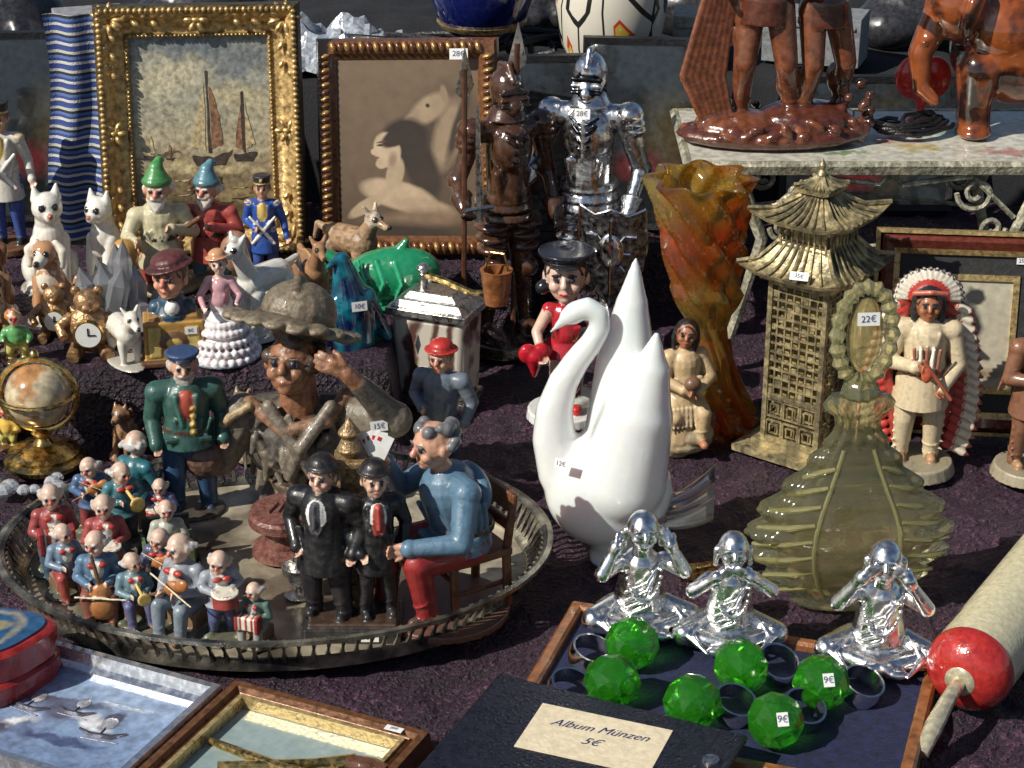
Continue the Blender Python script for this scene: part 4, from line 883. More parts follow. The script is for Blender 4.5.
    mb.build('weapons',[chrome if shield else steel,darkwood,pbr('dark_engraved_steel',(.25,.25,.26),.3,1,var=.6,vs=9,bump=.3,bs=20)],parent=g)
    if shield: sticker(g,(0,-.34,2.22),(80,0,0),.14,.09,'28€')
knight((.70,17.35,0),-14,2.68,(.7,.7,.71),(.04,.04,.045))
knight((-.05,17.15,0),25,2.6,(.06,.026,.014),(.02,.01,.008),False,'bronze_warrior_statuette',woodM)
# ================================================================== URN BOX
def casket():
    m,N,L,b=newmat('marbled_glaze'); tc=N.new('ShaderNodeTexCoord').outputs['Object']; w=N.new('ShaderNodeTexWave'); w.inputs['Scale'].default_value=1.6; w.inputs['Distortion'].default_value=9; w.inputs['Detail'].default_value=4; L.new(tc,w.inputs['Vector'])
    r=N.new('ShaderNodeValToRGB'); e=r.color_ramp.elements; e[0].color=(.1,.05,.04,1); e[1].color=(.55,.5,.42,1); e[0].position=.1;e[1].position=.6; L.new(w.outputs['Fac'],r.inputs[0]); L.new(r.outputs[0],b.inputs['Base Color']); b.inputs['Roughness'].default_value=.15; b.inputs['Coat Weight'].default_value=.6
    g=group('marbled_table_lighter',(-.64,15.85,0),-22)
    mb=MB(); mb.box((0,0,.46),(.62,.42,.74),taper=1.08); mb.build('body',m,parent=g,bevel=.05)
    mb=MB(); mb.box((0,0,.045),(.66,.46,.09)); mb.box((0,0,.87),(.74,.52,.07)); mb.box((0,0,.94),(.68,.46,.07),taper=.85); mb.box((0,0,1.0),(.5,.3,.06),taper=.8); mb.tube([(-.12,0,1.02),(-.12,0,1.16)],.04,0,12); mb.ell((-.12,0,1.2),(.06,.06,.045))
    mb.build('silver_mount',steel,parent=g,bevel=.015)
    mb=MB(); mb.tube([(-.1,0,1.14),(.1,-.05,1.13),(.35,-.05,1.06),(.52,-.02,1.08)],[.03,.03,.028,.025],0,8); mb.lathe([(.02,0),(.1,.0),(.13,.25),(.14,.3),(.11,.3),(.1,.05)],1,20,c=(.55,0,.98)); mb.tube([(.45,0,1.28),(.5,0,1.43),(.62,0,1.43),(.66,0,1.28)],.01,0,6)
    mb.build('arm_and_bucket',[brass,midwood],parent=g)
casket()
# ================================================================== REAR-LEFT RISER FIGURES
ZR=.63
def sailorbust():
    S=Sc(.98); y=(.42,.24,.06)
    S.box((0,0,.2),(.5,.3,.36),y); S.box((0,-.03,.02),(.58,.34,.05),(.12,.06,.03)); S.box((0,0,.4),(.42,.24,.05),(.3,.16,.05))
    S.ell((0,-.15,.2),(.13,.03,.1),(.15,.08,.04)); S.ell((0,-.17,.2),(.07,.02,.05),(.6,.4,.12))
    for q in range(5): S.cap((-.2+.02*q,-.155,.08),(-.2+.02*q,-.155,.33),.006,.006,(.6,.45,.15)); S.cap((.2-.02*q,-.155,.08),(.2-.02*q,-.155,.33),.006,.006,(.6,.45,.15))
    S.cap((0,.02,.42),(0,.02,.5),.17,.12,(.02,.06,.1)); S.cap((-.13,.02,.46),(.13,.02,.46),.07,.07,(.02,.06,.1)); S.ell((0,-.1,.49),(.06,.06,.06),WH)
    head(S,(0,-.02,.72),.17,skin=(.55,.27,.16),hair=(.1,.05,.03),yaw=-25,pitch=-5,nose=(.5,.18,.12)); S.ell((0,.03,.88),(.16,.17,.07),(.1,.03,.03),(0,-12,0)); S.ell((.0,-.02,.84),(.21,.18,.03),(.07,.02,.02),(0,-12,0))
    o=S.build('sailor_bust_barrel_organ',resin,(-2.80,15.3,ZR),10,.010); sticker(o,(.14,-.165,.3),(88,0,0),.1,.06)
sailorbust()
def lady():
    S=Sc(.98); w=(.74,.71,.7)
    S.cyl((0,0,0),(0,0,.42),.27,.1,w)
    for r,z in((.29,.04),(.265,.11),(.235,.18),(.2,.26),(.165,.33)):
        for q in range(26):
            a=2*math.pi*(q+.5*(z>.1))/26; S.ell((r*math.cos(a),r*math.sin(a),z),(.034,.034,.034),(.76,.73,.72) if q%2 else (.66,.58,.6))
    S.cyl((0,0,0),(0,0,.02),.32,.32,(.15,.2,.25))
    body(S,dict(pel=(0,0,.46),ch=(0,0,.64),hd=(0,-.02,.83),shL=(-.09,0,.68),shR=(.09,0,.68),elL=(-.17,-.05,.56),elR=(.17,-.03,.56),haL=(-.12,-.17,.5),haR=(.16,-.16,.55),knL=(-.03,0,.25),knR=(.03,0,.25)),b=.85,shirt=(.5,.28,.3),pants=w,hs=1.15,hair=(.25,.1,.04),style='short',hat='flop',hc=(.5,.25,.13),skin=(.7,.5,.41),roll=-8)
    S.build('porcelain_lady_figurine',glaze,(-2.4,15.35,ZR),0,.010,sm=4)
lady()
def horse(name,loc,rz,h,**k):
    S=Sc(h); quad(S,**k); S.ell((0,0,.02),(.5,.25,.04),tuple(x*.6 for x in k.get('c',WH))); S.build(name,glaze,loc,rz,.011)
horse('white_horse_figurine',(-2.1,15.85,ZR),-125,.85,leg=.45,L=.75,c=(.66,.65,.6),neck=.42,nang=66,headr=.1,fat=.15,mane=(.45,.44,.4))
horse('white_donkey_figurine',(-3.2,15.22,ZR),-60,.6,leg=.32,L=.8,c=(.66,.62,.54),neck=.27,nang=58,fat=.18)
sitdog('brown_bear_figurine',(-3.15,14.72,0),-20,.5,(.2,.1,.05),(.28,.15,.08),20,'up')
sitdog('bronze_bear_figurine',(-2.15,14.75,0),-30,.62,(.22,.16,.1),(.28,.2,.12),10,'up')
sitdog('white_cat_figurine',(-4.15,16.9,ZR),20,1.0,(.7,.67,.6),(.66,.6,.52),0,'cat')
sitdog('spotted_dog_figurine',(-3.98,16.15,ZR),-10,.8,(.42,.22,.11),(.66,.6,.5),0)
sitdog('tan_dog_figurine',(-4.35,15.55,ZR),30,.72,(.33,.17,.08),(.5,.4,.3),30)
sitdog('white_cat_figurine',(-3.66,17.05,ZR),-25,.9,(.7,.68,.62),(.66,.62,.55),0,'cat')
sitdog('spaniel_figurine',(-4.55,16.3,ZR),10,.75,(.16,.07,.03),(.6,.52,.42),30)
horse('brown_horse_figurine',(-1.75,16.35,ZR),-70,.75,leg=.42,L=.8,c=(.3,.16,.08),neck=.36,nang=60,headr=.1,fat=.15)
def gnome(loc,rz,h,hat,coat,pants,hold):
    S=Sc(h); S.ell((0,0,.03),(.26,.2,.06),(.2,.16,.1))
    body(S,dict(pel=(0,0,.34),ch=(0,0,.52),hd=(0,-.03,.7),shL=(-.15,0,.54),shR=(.15,0,.54),elL=(-.22,-.04,.42),elR=(.22,-.04,.42),haL=(-.18,-.18,.42),haR=(.06,-.2,.5),hpL=(-.07,0,.3),hpR=(.07,0,.3),knL=(-.09,-.03,.18),knR=(.09,-.03,.18),anL=(-.09,-.02,.07),anR=(.09,-.02,.07)),b=1.25,shirt=coat,pants=pants,coat=coat,hs=1.35,hair=(.6,.57,.5),beard=(.62,.59,.52),style='tufts',hat='gnome',hc=hat,hb=tuple(x*.7 for x in hat),belt=BK,nose=(.55,.2,.14),skin=(.55,.3,.2),yaw=-15)
    if hold=='lantern': S.ell((-.26,-.2,.36),(.09,.08,.1),(.45,.25,.06)); S.cyl((-.26,-.2,.25),(-.26,-.2,.28),.09,.09,(.3,.15,.05))
    else: S.ell((.22,-.16,.3),(.12,.1,.16),(.3,.16,.1)); S.cap((-.2,-.2,.44),(.0,-.3,.6),.02,.02,BR)
    S.build('garden_gnome_figurine',resin,loc,rz,.011)
gnome((-3.14,16.85,ZR),15,1.33,(.06,.24,.07),(.5,.46,.3),(.35,.05,.04),'lantern')
gnome((-2.72,17.05,ZR),-5,1.24,(.08,.2,.25),(.35,.06,.05),(.08,.2,.25),'sack')
def soldier(loc,h,c,hatc,name):
    S=Sc(h); S.cyl((0,0,0),(0,0,.05),.15,.15,BR); o=S.push((0,0,.04),(0,0,0),.88)
    body(S,dict(haL=(-.07,-.12,.6),haR=(.2,-.04,.5)),b=1.0,shirt=c,pants=(.04,.08,.28) if c[2]>.2 else (.5,.46,.4),coat=c,hs=1.1,hat='shako',hc=hatc,hb=(.6,.42,.12),belt=(.7,.68,.6),bib=(.6,.42,.12))
    S.cap((-.11,-.11,.7),(.1,-.1,.45),.014,.014,(.7,.67,.6)); S.cap((.11,-.11,.7),(-.1,-.1,.45),.014,.014,(.7,.67,.6)); S.ell((-.12,0,.8),(.05,.05,.03),(.6,.42,.12)); S.ell((.12,0,.8),(.05,.05,.03),(.6,.42,.12))
    S.M=o; S.build(name,resin,loc,0,.011)
soldier((-2.2,16.8,ZR),1.14,(.02,.07,.3),(.02,.02,.03),'blue_soldier_figurine')
soldier((-4.75,17.9,ZR),1.5,(.6,.56,.5),(.03,.03,.03),'nutcracker_soldier_figurine')
soldier((-4.85,16.8,ZR),.8,(.35,.05,.04),(.3,.2,.1),'toy_drummer_figurine')
def crystal():
    g=group('crystal_cluster',(-3.36,16.05,ZR))
    G=glass('rock_crystal',(.96,.97,.99),through=.2,glow=.35,gc=(.88,.9,.94))
    mb=MB()
    for q in range(16):
        x,y=rnd.uniform(-.28,.28),rnd.uniform(-.2,.2); h=(.8-abs(x)*1.1-abs(y))*rnd.uniform(.7,1.1); r=rnd.uniform(.07,.11); mb.M=Matrix.Translation((x,y,0))@Euler((y*-1.5,x*1.5,rnd.uniform(0,3))).to_matrix().to_4x4()
        mb.lathe([(r,0),(r,h*.75),(r*.05,h)],0,6)
    mb.build('crystals',G,parent=g,smooth=False)
crystal()
def clockbear(loc,h,name):
    g=group(name,loc,5); mb=MB(); mb.ell((0,0,h*.42),(h*.33,h*.22,h*.36),0,n=20); mb.ell((0,-.02,h*.85),(h*.2,h*.18,h*.18),0,n=16)
    for s in(-1,1): mb.ell((s*h*.16,0,h*1.0),(h*.07,h*.05,h*.07)); mb.tube([(s*h*.25,0,h*.6),(s*h*.42,-.08,h*.5),(s*h*.34,-.16,h*.4)],[h*.09,h*.08,h*.07]); mb.tube([(s*h*.18,0,h*.15),(s*h*.25,-.15,h*.08)],[h*.12,h*.1])
    mb.ell((0,-h*.2,h*.8),(h*.08,h*.07,h*.06)); mb.build('bear',pbr('antique_gilt',(.4,.24,.12),.35,.6,var=.4,bump=.3),parent=g,ang=80)
    mb=MB(); mb.lathe([(h*.2,0),(h*.22,.02),(h*.2,.04)],0,28,c=(0,-h*.2,h*.42),rot=(R(90),0,0)); mb.lathe([(h*.18,0),(h*.18,.006)],1,28,c=(0,-h*.2-.042,h*.42),rot=(R(90),0,0)); mb.box((0,-h*.2-.052,h*.47),(.012,.004,h*.12),2); mb.box((.03,-h*.2-.052,h*.42),(h*.1,.004,.012),2); mb.build('clock_dial',[brass,white,black],parent=g)
clockbear((-3.5,15.35,ZR),.58,'gilt_bear_clock')
clockbear((-3.87,15.75,ZR),.46,'gilt_bear_clock')
def globe():
    g=group('brass_globe_clock',(-3.8,14.62,0))
    mb=MB(); mb.lathe([(.32,0),(.33,.04),(.28,.07),(.29,.1),(.22,.14),(.08,.17),(.05,.22),(.09,.27),(.05,.3)],0,40); 
    pts=[(.31*math.cos(a),0,.6+.31*math.sin(a)) for a in [2*math.pi*i/32 for i in range(32)]]; mb.tube(pts,.025,0,8,closed=True)
    pts=[(.3*math.cos(a),.3*math.sin(a),.6) for a in [2*math.pi*i/32 for i in range(32)]]; mb.tube(pts,.018,0,8,closed=True)
    mb.ell((0,0,.94),(.04,.04,.05)); mb.build('stand',brass,parent=g)
    mb=MB(); mb.ell((0,0,.6),(.265,.265,.265),0,n=32); mb.build('globe',blobmat('globe_map',[(-.4,(.5,.42,.27)),(.4,(.6,.52,.36))],[(-.05,-.1,.12,.16,20,(.4,.2,.08),.2),(.12,.05,.1,.07,0,(.25,.25,.1),.2),(-.15,.1,.08,.1,0,(.45,.27,.1),.2)],.25,.15,.8,9,bump=0),parent=g)
    for i,(x,y,z,h,c) in enumerate(((-4.1,15.25,ZR,.5,(.1,.3,.1)),(-4.35,14.6,0,.5,(.08,.28,.08)),(-4.15,14.9,0,.42,(.6,.4,.08)),(-4.45,15.1,0.6,.5,(.4,.05,.04)),(-4.15,14.2,0,.4,(.1,.25,.35)))):
        S=Sc(h); S.cyl((0,0,0),(0,0,.06),.3,.28,BR); body(S,dict(pel=(0,0,.35),ch=(0,0,.5),hd=(0,-.03,.72),shL=(-.15,0,.52),shR=(.15,0,.52),haL=(-.2,-.2,.45),haR=(.2,-.2,.4),elL=(-.24,-.02,.4),elR=(.24,-.02,.4),hpL=(-.1,0,.32),hpR=(.1,0,.32),knL=(-.12,-.06,.2),knR=(.12,-.06,.2)),b=1.5,hs=1.8,shirt=c,pants=(.45,.4,.1),hair=(.4,.16,.05),style='wild',nose=RD,skin=(.6,.42,.32)); S.build('small_clown_figurine',glaze,(x,y,z),rnd.uniform(-20,20),.012)
    mb=MB()
    for q in range(14): 
        mb.M=Matrix.Translation((rnd.uniform(-.5,.4),rnd.uniform(-.15,.15),.05)); r=rnd.uniform(.05,.09); mb.ell((0,0,0),(r,r,r*.7),0,n=7)
    mb.build('glass_trinkets',pbr('cut_crystal',(.7,.72,.78),.08,var=.3,bump=0,coat=.8,trans=.5),(-3.9,14.12,0),smooth=False)
globe()
def greenfish():
    g=group('green_glazed_fish_bowl',(-1.12,16.45,ZR),-8)
    S=Sc(1,n=24); gr=(.012,.2,.09)
    S.ell((.05,0,.3),(.46,.22,.25),gr,(0,-12,0)); S.cap((-.3,0,.3),(-.55,0,.5),.12,.03,gr); S.cap((-.3,0,.28),(-.55,0,.15),.1,.03,gr); S.cap((.1,0,.45),(.2,0,.62),.1,.03,gr); S.ell((.4,-.12,.3),(.05,.04,.05),WH); S.ell((0,0,.04),(.3,.2,.05),gr); S.ell((.5,0,.2),(.08,.1,.05),(.02,.15,.08))
    for q in range(3): S.path([(-.2+.16*q,-.2,.12),(-.12+.16*q,-.24,.3),(-.2+.16*q,-.16,.48)],.015,(.03,.3,.15))
    S.build('fish',glaze,parent=g,voxel=.013)
    mm,N,L,b=newmat('teal_iridescent'); tc=N.new('ShaderNodeTexCoord').outputs['Object']; nz=noiset(N,L,tc,5,3); r=N.new('ShaderNodeValToRGB'); e=r.color_ramp.elements; e[0].position=.4; e[0].color=(.003,.008,.05,1); e[1].position=.65; e[1].color=(.01,.2,.26,1); L.new(nz.outputs['Fac'],r.inputs[0]); L.new(r.outputs[0],b.inputs['Base Color']); b.inputs['Roughness'].default_value=.08; b.inputs['Coat Weight'].default_value=1
    S=Sc(1,n=24); c=BK
    S.path([(0,0,.05),(.0,0,.35),(-.04,0,.62),(-.07,-.02,.76)],[.2,.19,.11,.075],c); S.cap((-.09,-.04,.78),(-.19,-.08,.73),.045,.02,c); S.cap((.1,0,.4),(.3,.05,.03),.12,.05,c); S.cap((-.1,-.05,.4),(-.22,-.08,.05),.1,.04,c)
    o=S.build('teal_glass_bird',mm,(-1.35,15.6,ZR),10,.013,sm=6); sticker(o,(.05,-.22,.42),(80,0,10),.13,.08,'10€')
    S=Sc(.85); quad(S,leg=.35,L=.7,c=(.3,.19,.11),c2=(.45,.36,.27),neck=.3,fat=.16,nang=65,headr=.1); S.box((0,0,.01),(.8,.4,.03),BR); S.build('bronze_deer_figurine',bronzeM,(-1.45,17.0,ZR),-40,.013)
greenfish()
# ================================================================== FRAMES AT THE BACK
ship=blobmat('ship_painting',[(-1.0,(.07,.055,.03)),(-.5,(.17,.125,.065)),(-.3,(.27,.2,.11)),(-.2,(.38,.31,.19)),(.1,(.36,.32,.22)),(.45,(.27,.27,.22)),(1.0,(.19,.2,.18))],
 [(-.3,.5,.4,.16,12,(.46,.41,.28),.5),(.35,.3,.3,.12,-15,(.42,.36,.22),.6),(-.1,.8,.5,.1,-10,(.14,.16,.17),.6),(.4,.65,.3,.1,15,(.16,.17,.17),.6),(0,-.35,.5,.05,0,(.48,.4,.22),.5),(-.3,-.75,.4,.1,5,(.04,.033,.02),.4),(.35,-.6,.3,.08,-5,(.25,.19,.09),.5),(-.4,-.22,.25,.02,0,(.1,.08,.05),.4),(.0,-.45,.1,.12,0,(.1,.07,.04),.5)],.3,.4,.35,7,.45,.5,fs=22)
def goldframe():
    W,H=1.26,1.72; tilt=R(78)
    g=group('gilt_framed_ship_painting',(-2.86,17.72,ZR),0,(tilt,0,R(4)))
    oy=H/2+.32; mb=MB(); mb.M=Matrix.Translation((0,oy,0)); mb.sweep(W,H,[(0,.02),(0,.1),(.03,.12),(.05,.1),(.09,.11),(.15,.15),(.21,.22),(.25,.25),(.29,.23),(.31,.12),(.31,0)],0)
    for sgn in(-1,1):
        for i in range(34):
            x=-W/2+W*(i+.5)/34; mb.ell((x,sgn*(H/2+.02),.12),(.015,.012,.012),1,n=6)
            x=-W/2-.25+(W+.5)*(i+.5)/34; mb.ell((x,sgn*(H/2+.25),.235),(.026,.03,.025),0,n=6)
        for i in range(44):
            y=-H/2+H*(i+.5)/44; mb.ell((sgn*(W/2+.02),y,.12),(.012,.015,.012),1,n=6)
            y=-H/2-.25+(H+.5)*(i+.5)/44; mb.ell((sgn*(W/2+.25),y,.235),(.03,.026,.025),0,n=6)
    for sx in(-1,1):
        for sy in(-1,1):
            cx,cy=sx*(W/2+.17),sy*(H/2+.17)
            for q in range(9):
                a=q*2*math.pi/9; mb.ell((cx+.1*math.cos(a),cy+.1*math.sin(a),.2),(.065,.028,.035),q%2,rot=(0,0,a),n=8)
            for q in range(1,7):
                o=.04*(-1)**q
                mb.ell((cx-sx*.085*q,cy+o,.2),(.07-.005*q,.028,.03),q%2,rot=(0,0,.6*(-1)**q),n=8); mb.ell((cx+o,cy-sy*.085*q,.2),(.028,.07-.005*q,.03),q%2,rot=(0,0,.6*(-1)**q),n=8)
    for (x,y) in((0,H/2+.16),(0,-H/2-.16),(W/2+.16,0),(-W/2-.16,0)):
        for q in range(7):
            a=q*math.pi/3; r=.07 if q else 0; mb.ell((x+r*math.cos(a),y+r*math.sin(a),.19),(.05,.03,.03),q%2,rot=(0,0,a),n=8)
    mb.build('moulding',[gold,gold2],parent=g,ang=35)
    mb=MB(); mb.box((0,0,0),(W+.04,H+.04,.03)); mb.build('canvas',ship,(0,oy,.05),parent=g)
    sail=pbr('sail_paint',(.2,.1,.05),.6,var=.6,vs=9); hull=pbr('hull_paint',(.045,.03,.02),.6,var=.5); ps=pbr('pale_sail',(.42,.33,.18),.6,var=.5,vs=9)
    mb=MB(); z=.0
    def P(pts,mi):
        q=[]
        for i,(x,y) in enumerate(pts):
            x2,y2=pts[(i+1)%len(pts)]
            for k in range(4):
                t=k/4; q.append((x+(x2-x)*t+rnd.uniform(-.008,.008),y+(y2-y)*t+rnd.uniform(-.008,.008),z))
        mb.poly(q,mi,th=.003)
    P([(-.12,-.22),(-.06,-.32),(.2,-.32),(.28,-.18),(.1,-.24)],1); P([(.05,-.2),(.05,.55),(.065,.55),(.075,-.2)],1); P([(.08,-.16),(.07,.42),(.13,.3),(.17,.1),(.19,-.12)],0); P([(.03,-.18),(.03,.42),(-.04,.15),(-.12,-.14)],2)
    z=.001; P([(.28,-.22),(.3,-.29),(.46,-.29),(.5,-.2)],1); P([(.37,-.2),(.37,.36),(.383,.36),(.39,-.2)],1); P([(.4,-.17),(.395,.28),(.48,-.12)],2); P([(.36,-.18),(.36,.25),(.3,-.15)],0)
    P([(-.55,-.22),(-.53,-.25),(-.44,-.25),(-.42,-.22)],1); P([(-.49,-.21),(-.48,-.03),(-.44,-.2)],2); P([(-.35,-.24),(-.34,-.26),(-.28,-.26),(-.27,-.24)],1); P([(-.32,-.23),(-.31,-.12),(-.28,-.22)],0)
    for q in range(9):
        x=rnd.uniform(-.5,.4); y=rnd.uniform(-.75,-.4); P([(x,y),(x+.1,y-.012),(x+.16,y+.008)],2 if q%2 else 1)
    for q in range(5):
        x=rnd.uniform(-.35,.45); y=rnd.uniform(-.55,-.42); P([(x-.015,y-.05),(x+.015,y-.05),(x+.01,y+.02),(x-.01,y+.02)],q%2)
    mb.build('painted_ships',[sail,hull,ps],(0,oy,.067),parent=g)
goldframe()
# sepia print: long-haired woman in profile with a horse's head behind her
port=blobmat('sepia_portrait',[(-1,(.06,.038,.022)),(-.2,(.13,.085,.05)),(1,(.17,.115,.07))],
 [(.3,.05,.3,.5,-20,(.07,.045,.028),.4),(.2,.36,.2,.11,35,(.33,.24,.15),.2),(.38,.12,.13,.32,-15,(.3,.215,.135),.25),(.04,.26,.09,.055,20,(.3,.215,.135),.2),(.34,.5,.03,.08,10,(.25,.18,.11),.25),(.19,.39,.02,.018,0,(.03,.02,.012),.3),(.47,.2,.05,.32,-18,(.05,.032,.02),.3),
 (-.04,.08,.23,.19,20,(.03,.018,.011),.15),(.1,-.14,.15,.3,25,(.032,.02,.013),.2),(.17,-.34,.12,.2,10,(.04,.025,.016),.3),
 (-.1,-.44,.36,.13,-14,(.46,.34,.22),.12),(-.4,-.54,.2,.06,30,(.42,.31,.2),.15),(.14,-.56,.28,.09,-10,(.4,.29,.185),.2),(-.13,-.24,.08,.16,-14,(.42,.31,.2),.12),
 (-.2,-.02,.125,.165,14,(.5,.375,.25),.08),(-.32,-.04,.035,.028,-20,(.5,.375,.25),.15),(-.26,-.15,.05,.045,0,(.48,.36,.24),.15),(-.3,-.093,.022,.012,0,(.2,.085,.055),.3),(-.09,.11,.18,.08,28,(.03,.018,.011),.12),(-.26,.025,.04,.012,8,(.06,.035,.02),.25),(-.25,.055,.05,.008,12,(.08,.05,.03),.3),(-.15,-.12,.04,.07,-10,(.3,.2,.13),.5),
 (.02,-.68,.5,.09,6,(.2,.13,.08),.4),(-.1,-.8,.6,.1,-3,(.04,.026,.016),.4)],.025,.55,.1,6,.12,.1,fs=9)
def woodframe():
    W,H=1.32,1.64
    g=group('carved_wood_framed_portrait',(-.95,17.72,ZR),0,(R(76),R(-2),R(-6)))
    oy=H/2+.2; mb=MB(); mb.M=Matrix.Translation((0,oy,0)); mb.sweep(W,H,[(0,.02),(0,.08),(.03,.1),(.05,.12),(.16,.12),(.19,.06),(.19,0)],0)
    def row(p0,p1,n,hor):
        for i in range(n):
            t=(i+.5)/n; x=p0[0]+(p1[0]-p0[0])*t; y=p0[1]+(p1[1]-p0[1])*t; L=math.hypot(p1[0]-p0[0],p1[1]-p0[1])/n*.5
            mb.ell((x,y,.125),(L*.95,.06,.045) if hor else (.06,L*.95,.045),0 if i%2 else 1,rot=(0,0,.35),n=10)
    o=.105
    for s in(-1,1): row((-W/2-.05,s*(H/2+o)),(W/2+.05,s*(H/2+o)),21,True); row((s*(W/2+o),-H/2-.05),(s*(W/2+o),H/2+.05),27,False)
    mb.build('moulding',[pbr('umber_wood',(.14,.055,.02),.3,coat=.4,var=.4),pbr('gilded_brown',(.42,.24,.09),.3,.5,var=.5,bump=.2)],parent=g)
    mb=MB(); mb.box((0,0,0),(W+.03,H+.03,.03)); mb.build('portrait_print',port,(0,oy,.05),parent=g)
    sticker(g,(.5,H+.24,.18),(0,0,0),.17,.1,'28€')
woodframe()
def darkframe():
    pic=blobmat('dark_shape_print',[(-1,(.45,.4,.3)),(1,(.5,.46,.36))],[(.0,.1,.12,.22,15,(.03,.03,.035),.2),(.06,.32,.08,.07,0,(.04,.04,.04),.2),(-.08,-.15,.05,.2,-15,(.05,.05,.05),.25),(.02,-.35,.3,.05,5,(.25,.2,.12),.4)],.12,.25,.8,6,.15,0)  # cream print with soft black rounded shapes and a brown band below
    W,H=.72,.9
    g=group('gilt_framed_print',(3.74,15.2,0),0,(R(80),0,R(-6)))
    mb=MB(); mb.M=Matrix.Translation((0,H/2+.4,0))
    mb.sweep(W,H,[(0,.03),(0,.07),(.05,.07),(.05,.03)],1); mb.sweep(W+.1,H+.1,[(0,.02),(0,.055),(.16,.055),(.16,.02)],2); mb.sweep(W+.42,H+.42,[(0,.02),(0,.08),(.05,.1),(.05,.02)],1); mb.sweep(W+.52,H+.52,[(0,.02),(0,.1),(.07,.13),(.1,.1),(.12,0)],0); mb.sweep(W+.76,H+.76,[(0,.0),(0,.09),(.03,.09),(.03,0)],1)
    mb.build('moulding',[pbr('cherry_wood',(.13,.03,.018),.25,coat=.6,var=.3),gold2,pbr('dark_mount',(.03,.03,.03),.6)],parent=g,ang=30)
    mb=MB(); mb.box((0,0,0),(W+.03,H+.03,.02)); mb.build('print',pic,(0,H/2+.4,.04),parent=g)
    sticker(g,(.42,1.48,.07),(0,0,0),.1,.06,'25€')
darkframe()
def backthings():
    dp=blobmat('night_print',[(-1,(.01,.012,.014)),(1,(.03,.035,.04))],[(.2,0,.25,.4,0,(.06,.05,.03),.5),(-.1,-.3,.2,.15,0,(.12,.02,.02),.5)],.2,.15,.8,bump=0)
    for (x,y,w,h,rz,z) in((.2,18.3,1.15,1.55,4,.66),(1.3,18.35,1.15,1.7,-5,.66),(-4.6,18.6,.75,1.7,5,.66),(3.5,18.9,1.6,1.2,0,.66)):
        g=group('black_framed_picture',(x,y,z),0,(R(78),0,R(rz)))
        mb=MB(); mb.M=Matrix.Translation((0,h/2+.08,0)); mb.sweep(w,h,[(0,.02),(0,.06),(.06,.08),(.08,0)],0); mb.build('moulding',black,parent=g)
        mb=MB(); mb.box((0,0,0),(w+.02,h+.02,.02)); mb.build('print',dp,(0,h/2+.08,.04),parent=g)
    st=stripes('striped_weave',[(.03,.05,.2),(.5,.5,.46),(.03,.05,.2),(.08,.15,.35),(.02,.02,.03),(.45,.45,.42),(.03,.06,.22)],1.8,'Z')
    vs=[];fs=[];n=24
    for i in range(n+1):
        for j in range(31):
            x=-4.4+.95*i/n; zz=2.75-2.1*j/30; vs.append((x+.04*math.sin(j*.2),18.5+.05*math.sin(i*.7+j*.05)-.012*j,zz))
    for i in range(n):
        for j in range(30): a=i*31+j; fs.append((a,a+1,a+32,a+31))
    mb=MB(); mb.add(vs,fs); mb.build('striped_blanket',st,ang=180)
    mb=MB(); cob=pbr('cobalt_glaze',(.006,.01,.08),.1,coat=1,var=.3,bump=0)
    mb.lathe([(.25,0),(.27,.04),(.14,.12),(.12,.2),(.2,.3),(.42,.5),(.52,.8),(.48,1.15),(.3,1.4),(.2,1.55),(.25,1.75)],0,48); mb.lathe([(.275,.03),(.28,.05),(.275,.07)],1,48); mb.lathe([(.128,.18),(.15,.2),(.14,.23)],1,48); mb.lathe([(.4,.47),(.43,.5),(.45,.53)],1,48)
    mb.build('cobalt_vase',[cob,gold2],(-.3,19.6,1.9))
    m,N,L,b=newmat('painted_vase'); tc=N.new('ShaderNodeTexCoord').outputs['Object']; vo=N.new('ShaderNodeTexVoronoi'); vo.feature='DISTANCE_TO_EDGE'; vo.inputs['Scale'].default_value=1.9; mp=N.new('ShaderNodeMapping'); mp.inputs['Scale'].default_value=(1.6,1.6,.5); L.new(tc,mp.inputs[0]); L.new(mp.outputs[0],vo.inputs['Vector'])
    r=N.new('ShaderNodeValToRGB'); r.color_ramp.interpolation='CONSTANT'; e=r.color_ramp.elements; e[0].color=(.02,.02,.02,1); e[1].position=.03; e[1].color=(.66,.62,.52,1); x=e.new(.27); x.color=(.5,.06,.03,1); x=e.new(.31); x.color=(.6,.42,.06,1); x=e.new(.35); x.color=(.66,.62,.52,1); L.new(vo.outputs['Distance'],r.inputs[0]); L.new(r.outputs[0],b.inputs['Base Color']); b.inputs['Roughness'].default_value=.2
    mb=MB(); mb.lathe([(.3,0),(.36,.1),(.5,.4),(.56,.8),(.5,1.2),(.3,1.5),(.2,1.6)],0,48); mb.build('hand_painted_vase',m,(.98,19.6,1.82))
    mb=MB(); mb.ell((0,0,.2),(.2,.2,.2),0,n=24); mb.build('speckled_ball',pbr('speckle',(.6,.6,.6),.3,c2=(.03,.03,.03),vs=9,ramp=(.45,.5)),(1.6,19.5,1.85))
    mb=MB(); vs=[];fs=[]
    for i in range(41):
        for j in range(21):
            x=-1+2*i/40;y=-1+2*j/20; e_=max(0,1-x*x)*max(0,1-y*y); vs.append((x*1.1,y*.5,e_*(.35+.5*NZ.noise(V((x*4,y*3,1))))+.12*NZ.noise(V((x*11,y*9,4)))))
    for i in range(40):
        for j in range(20): a=i*21+j; fs.append((a,a+21,a+22,a+1))
    mb.add(vs,fs); mb.build('bubble_wrap_heap',pbr('plastic_film',(.32,.35,.4),.18,var=.5,coat=.5,bump=.4,bs=12),(-2.0,19.9,1.95),ang=25)
    mb=MB()
